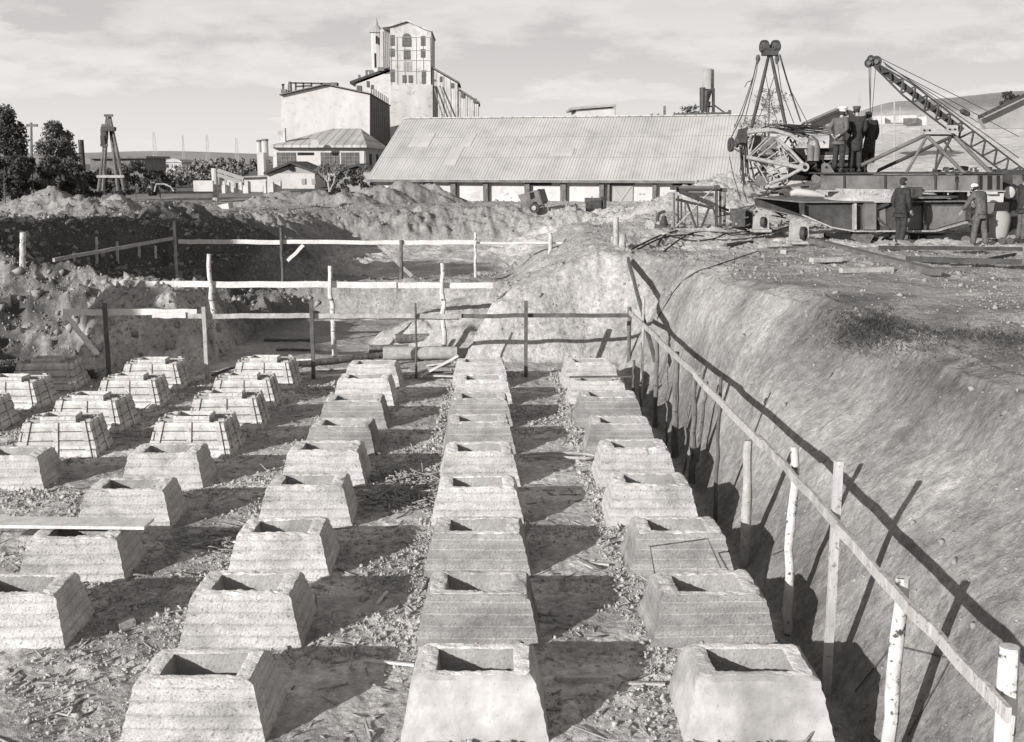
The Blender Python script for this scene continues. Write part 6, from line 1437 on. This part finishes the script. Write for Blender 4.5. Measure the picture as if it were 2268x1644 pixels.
# bare tree before the workshop
def bare_tree():
    rg = random.Random(9); b = at(730, 425, 90); b.z = at(730, 425, 90).z; root = empty('bare_tree', b, 'pale bare-branched tree in front of the white workshop', 'tree')
    mb = MB(); tips = []
    def grow(p, d, L, r, dep):
        q = p+d*L; mid = p.lerp(q, .5)+Vector((rg.uniform(-.05, .05), rg.uniform(-.05, .05), 0))*L
        mb.tube([p, mid, q], [r, r*.85, r*.7], 5); tips.append(q)
        if dep == 0: return
        for _ in range(3 if dep > 2 else 2):
            dd_ = (d+Vector((rg.uniform(-.75, .75), rg.uniform(-.75, .75), rg.uniform(-.15, .35)))).normalized(); grow(q, dd_, L*rg.uniform(.62, .85), r*.62, dep-1)
    grow(b, Vector((-.15, 0, 1)).normalized(), .75, .09, 5); grow(b, Vector((.45, 0, .9)).normalized(), .8, .07, 4)
    mb.build('branches', 'wood_mid', root)
    n = 900; P = np.array([list(rg.choice(tips)) for _ in range(n)])+RNG.normal(size=(n, 3))*.12
    q = RNG.normal(size=(n, 3))*.05; r2 = RNG.normal(size=(n, 3))*.03
    me = MB(); me.v = np.stack([P-q, P+r2, P+q, P-r2], 1).reshape(-1, 3).tolist(); me.f = [(4*i, 4*i+1, 4*i+2, 4*i+3) for i in range(n)]; me.build('sparse_leaves', 'leaf2', root, fix=False)
bare_tree()
# trees standing outside the frame at the left; they shade the left bank
for i, (x, y, H, W) in enumerate(((-23.6, 8.4, 6.6, 1.5), (-31, 12.5, 11.5, 1.9), (-32.5, 15.5, 12.5, 2.4), (-33, 19, 13, 3.0), (-36, 22, 11.5, 3.0), (-39, 26, 9.5, 3.0))):
    tree('roadside_tree', (x, y, gh(x, y)-.1), H, W, 'leafy tree standing left of the pit beyond the view', n=9000 if i < 6 else 1500, ls=.42 if i < 6 else .3, cone=.25, seed=80+i, group='trees standing left of the pit')
# distant ridge
def hills():
    mb = MB(); n = 120
    for i in range(n+1):
        px = -500+3300*i/n; p = at(px, 360, 2600); h = 344+2.5*math.sin(i*.35)+2*math.sin(i*.13+1)-(5 if px < 600 else 0)
        t = at(px, h, 2600); mb.v += [(p.x*.6, p.y*.6, -25), (p.x*.8, p.y*.8, -2), (t.x, t.y, t.z), (t.x*1.2, t.y*1.2, -20)]
    for i in range(n):
        for k in range(3): mb.f.append((4*i+k, 4*i+4+k, 4*i+5+k, 4*i+1+k))
    tag(mb.build('hills', 'hill', smooth=True), kind='structure')
hills()
# ------------------------------------------------------------------ CAMERA, LIGHT, SKY
cd = bpy.data.cameras.new('camera'); cam = bpy.data.objects.new('camera', cd); COL.objects.link(cam); sc.camera = cam
cd.sensor_width = 36; cd.lens = 36*FPX/2268; cd.clip_start = .1; cd.clip_end = 12000
cam.matrix_world = Matrix.Translation(CAM) @ Matrix((RT, UP, -FW)).transposed().to_4x4()
EL = math.radians(17.5); ax, ay = .69, .724
dl = Vector((ax*math.cos(EL), ay*math.cos(EL), -math.sin(EL)))
sl_ = bpy.data.lights.new('sun', 'SUN'); sl_.energy = 5.9; sl_.angle = math.radians(.5); sl_.color = (1, .985, .965)
so = bpy.data.objects.new('sun', sl_); COL.objects.link(so); so.rotation_euler = dl.to_track_quat('-Z', 'Y').to_euler(); so.location = (-30, -30, 30)
w = bpy.data.worlds.new('World'); sc.world = w; w.use_nodes = True; nt = w.node_tree; N = nt.nodes; L = nt.links
bg = N['Background']
sky = N.new('ShaderNodeTexSky'); sky.sky_type = 'NISHITA'; sky.sun_disc = False; sky.sun_elevation = EL; sky.sun_rotation = math.atan2(-ax, -ay)
bw = N.new('ShaderNodeRGBToBW'); L.new(sky.outputs[0], bw.inputs[0])
tc = N.new('ShaderNodeTexCoord'); sp = N.new('ShaderNodeSeparateXYZ'); L.new(tc.outputs['Generated'], sp.inputs[0])
def mth(op, a, b=None, c=None):
    n = N.new('ShaderNodeMath'); n.operation = op
    for i, v in enumerate((a, b, c)):
        if v is None: continue
        if isinstance(v, (int, float)): n.inputs[i].default_value = v
        else: L.new(v, n.inputs[i])
    return n.outputs[0]
zc = mth('MAXIMUM', sp.outputs[2], 0.0); den = mth('ADD', zc, .24)
cb = N.new('ShaderNodeCombineXYZ'); L.new(mth('DIVIDE', sp.outputs[0], den), cb.inputs[0]); L.new(mth('DIVIDE', sp.outputs[1], den), cb.inputs[1])
def cloud(scale, p0, p1, off, det=7, ro=.55):
    mp = N.new('ShaderNodeMapping'); mp.inputs['Location'].default_value = off; mp.inputs['Scale'].default_value = (1, 1.1, 1); L.new(cb.outputs[0], mp.inputs[0])
    n = N.new('ShaderNodeTexNoise'); n.inputs['Scale'].default_value = scale; n.inputs['Detail'].default_value = det; n.inputs['Roughness'].default_value = ro; L.new(mp.outputs[0], n.inputs['Vector'])
    r = N.new('ShaderNodeMapRange'); r.interpolation_type = 'SMOOTHSTEP'; r.inputs[1].default_value = p0; r.inputs[2].default_value = p1; L.new(n.outputs['Fac'], r.inputs[0]); return r.outputs[0]
# cloud brightness: 0 = grey base, 1 = bright
c1 = cloud(2.1, .40, .56, (3.1, 1.7, 0)); c2 = cloud(6.5, .38, .66, (7.0, 2.2, 0)); 
bright = mth('ADD', mth('MULTIPLY', c1, .72), mth('MULTIPLY', c2, .28))
def ss_(v, a, b_):
    r = N.new('ShaderNodeMapRange'); r.interpolation_type = 'SMOOTHSTEP'; r.inputs[1].default_value = a; r.inputs[2].default_value = b_; L.new(v, r.inputs[0]); return r.outputs[0]
bank_ = mth('MULTIPLY', ss_(mth('ADD', sp.outputs[2], mth('MULTIPLY', c2, .03)), .105, .135), mth('MAXIMUM', ss_(mth('MULTIPLY', sp.outputs[0], -1.0), .22, .36), .30))
bright = mth('SUBTRACT', bright, mth('MULTIPLY', bank_, .8))
hz = N.new('ShaderNodeMapRange'); hz.interpolation_type = 'SMOOTHSTEP'; hz.inputs[1].default_value = .0; hz.inputs[2].default_value = .13; hz.inputs[3].default_value = 1; hz.inputs[4].default_value = 0; L.new(zc, hz.inputs[0])
bright = mth('MAXIMUM', bright, mth('MULTIPLY', hz.outputs[0], .9))
lum = mth('MULTIPLY_ADD', bright, .25, .60)
# upper sky is clear and dim: falls off well above the roofs
fo = N.new('ShaderNodeMapRange'); fo.interpolation_type = 'SMOOTHSTEP'; fo.inputs[1].default_value = .25; fo.inputs[2].default_value = .50; L.new(zc, fo.inputs[0])
fac = fo.outputs[0]
skyv = mth('MULTIPLY', bw.outputs[0], .10)
mixv = mth('ADD', mth('MULTIPLY', lum, mth('SUBTRACT', 1.0, fac)), mth('MULTIPLY', mth('ADD', skyv, .13), fac))
cc3 = N.new('ShaderNodeCombineColor'); 
for i, t in enumerate((1.0, .972, .955)): L.new(mth('MULTIPLY', mixv, t), cc3.inputs[i])
L.new(cc3.outputs[0], bg.inputs[0]); bg.inputs[1].default_value = 1.0
sc.view_settings.view_transform = 'Standard'; sc.view_settings.look = 'None'; sc.view_settings.exposure = 0; sc.view_settings.gamma = 1
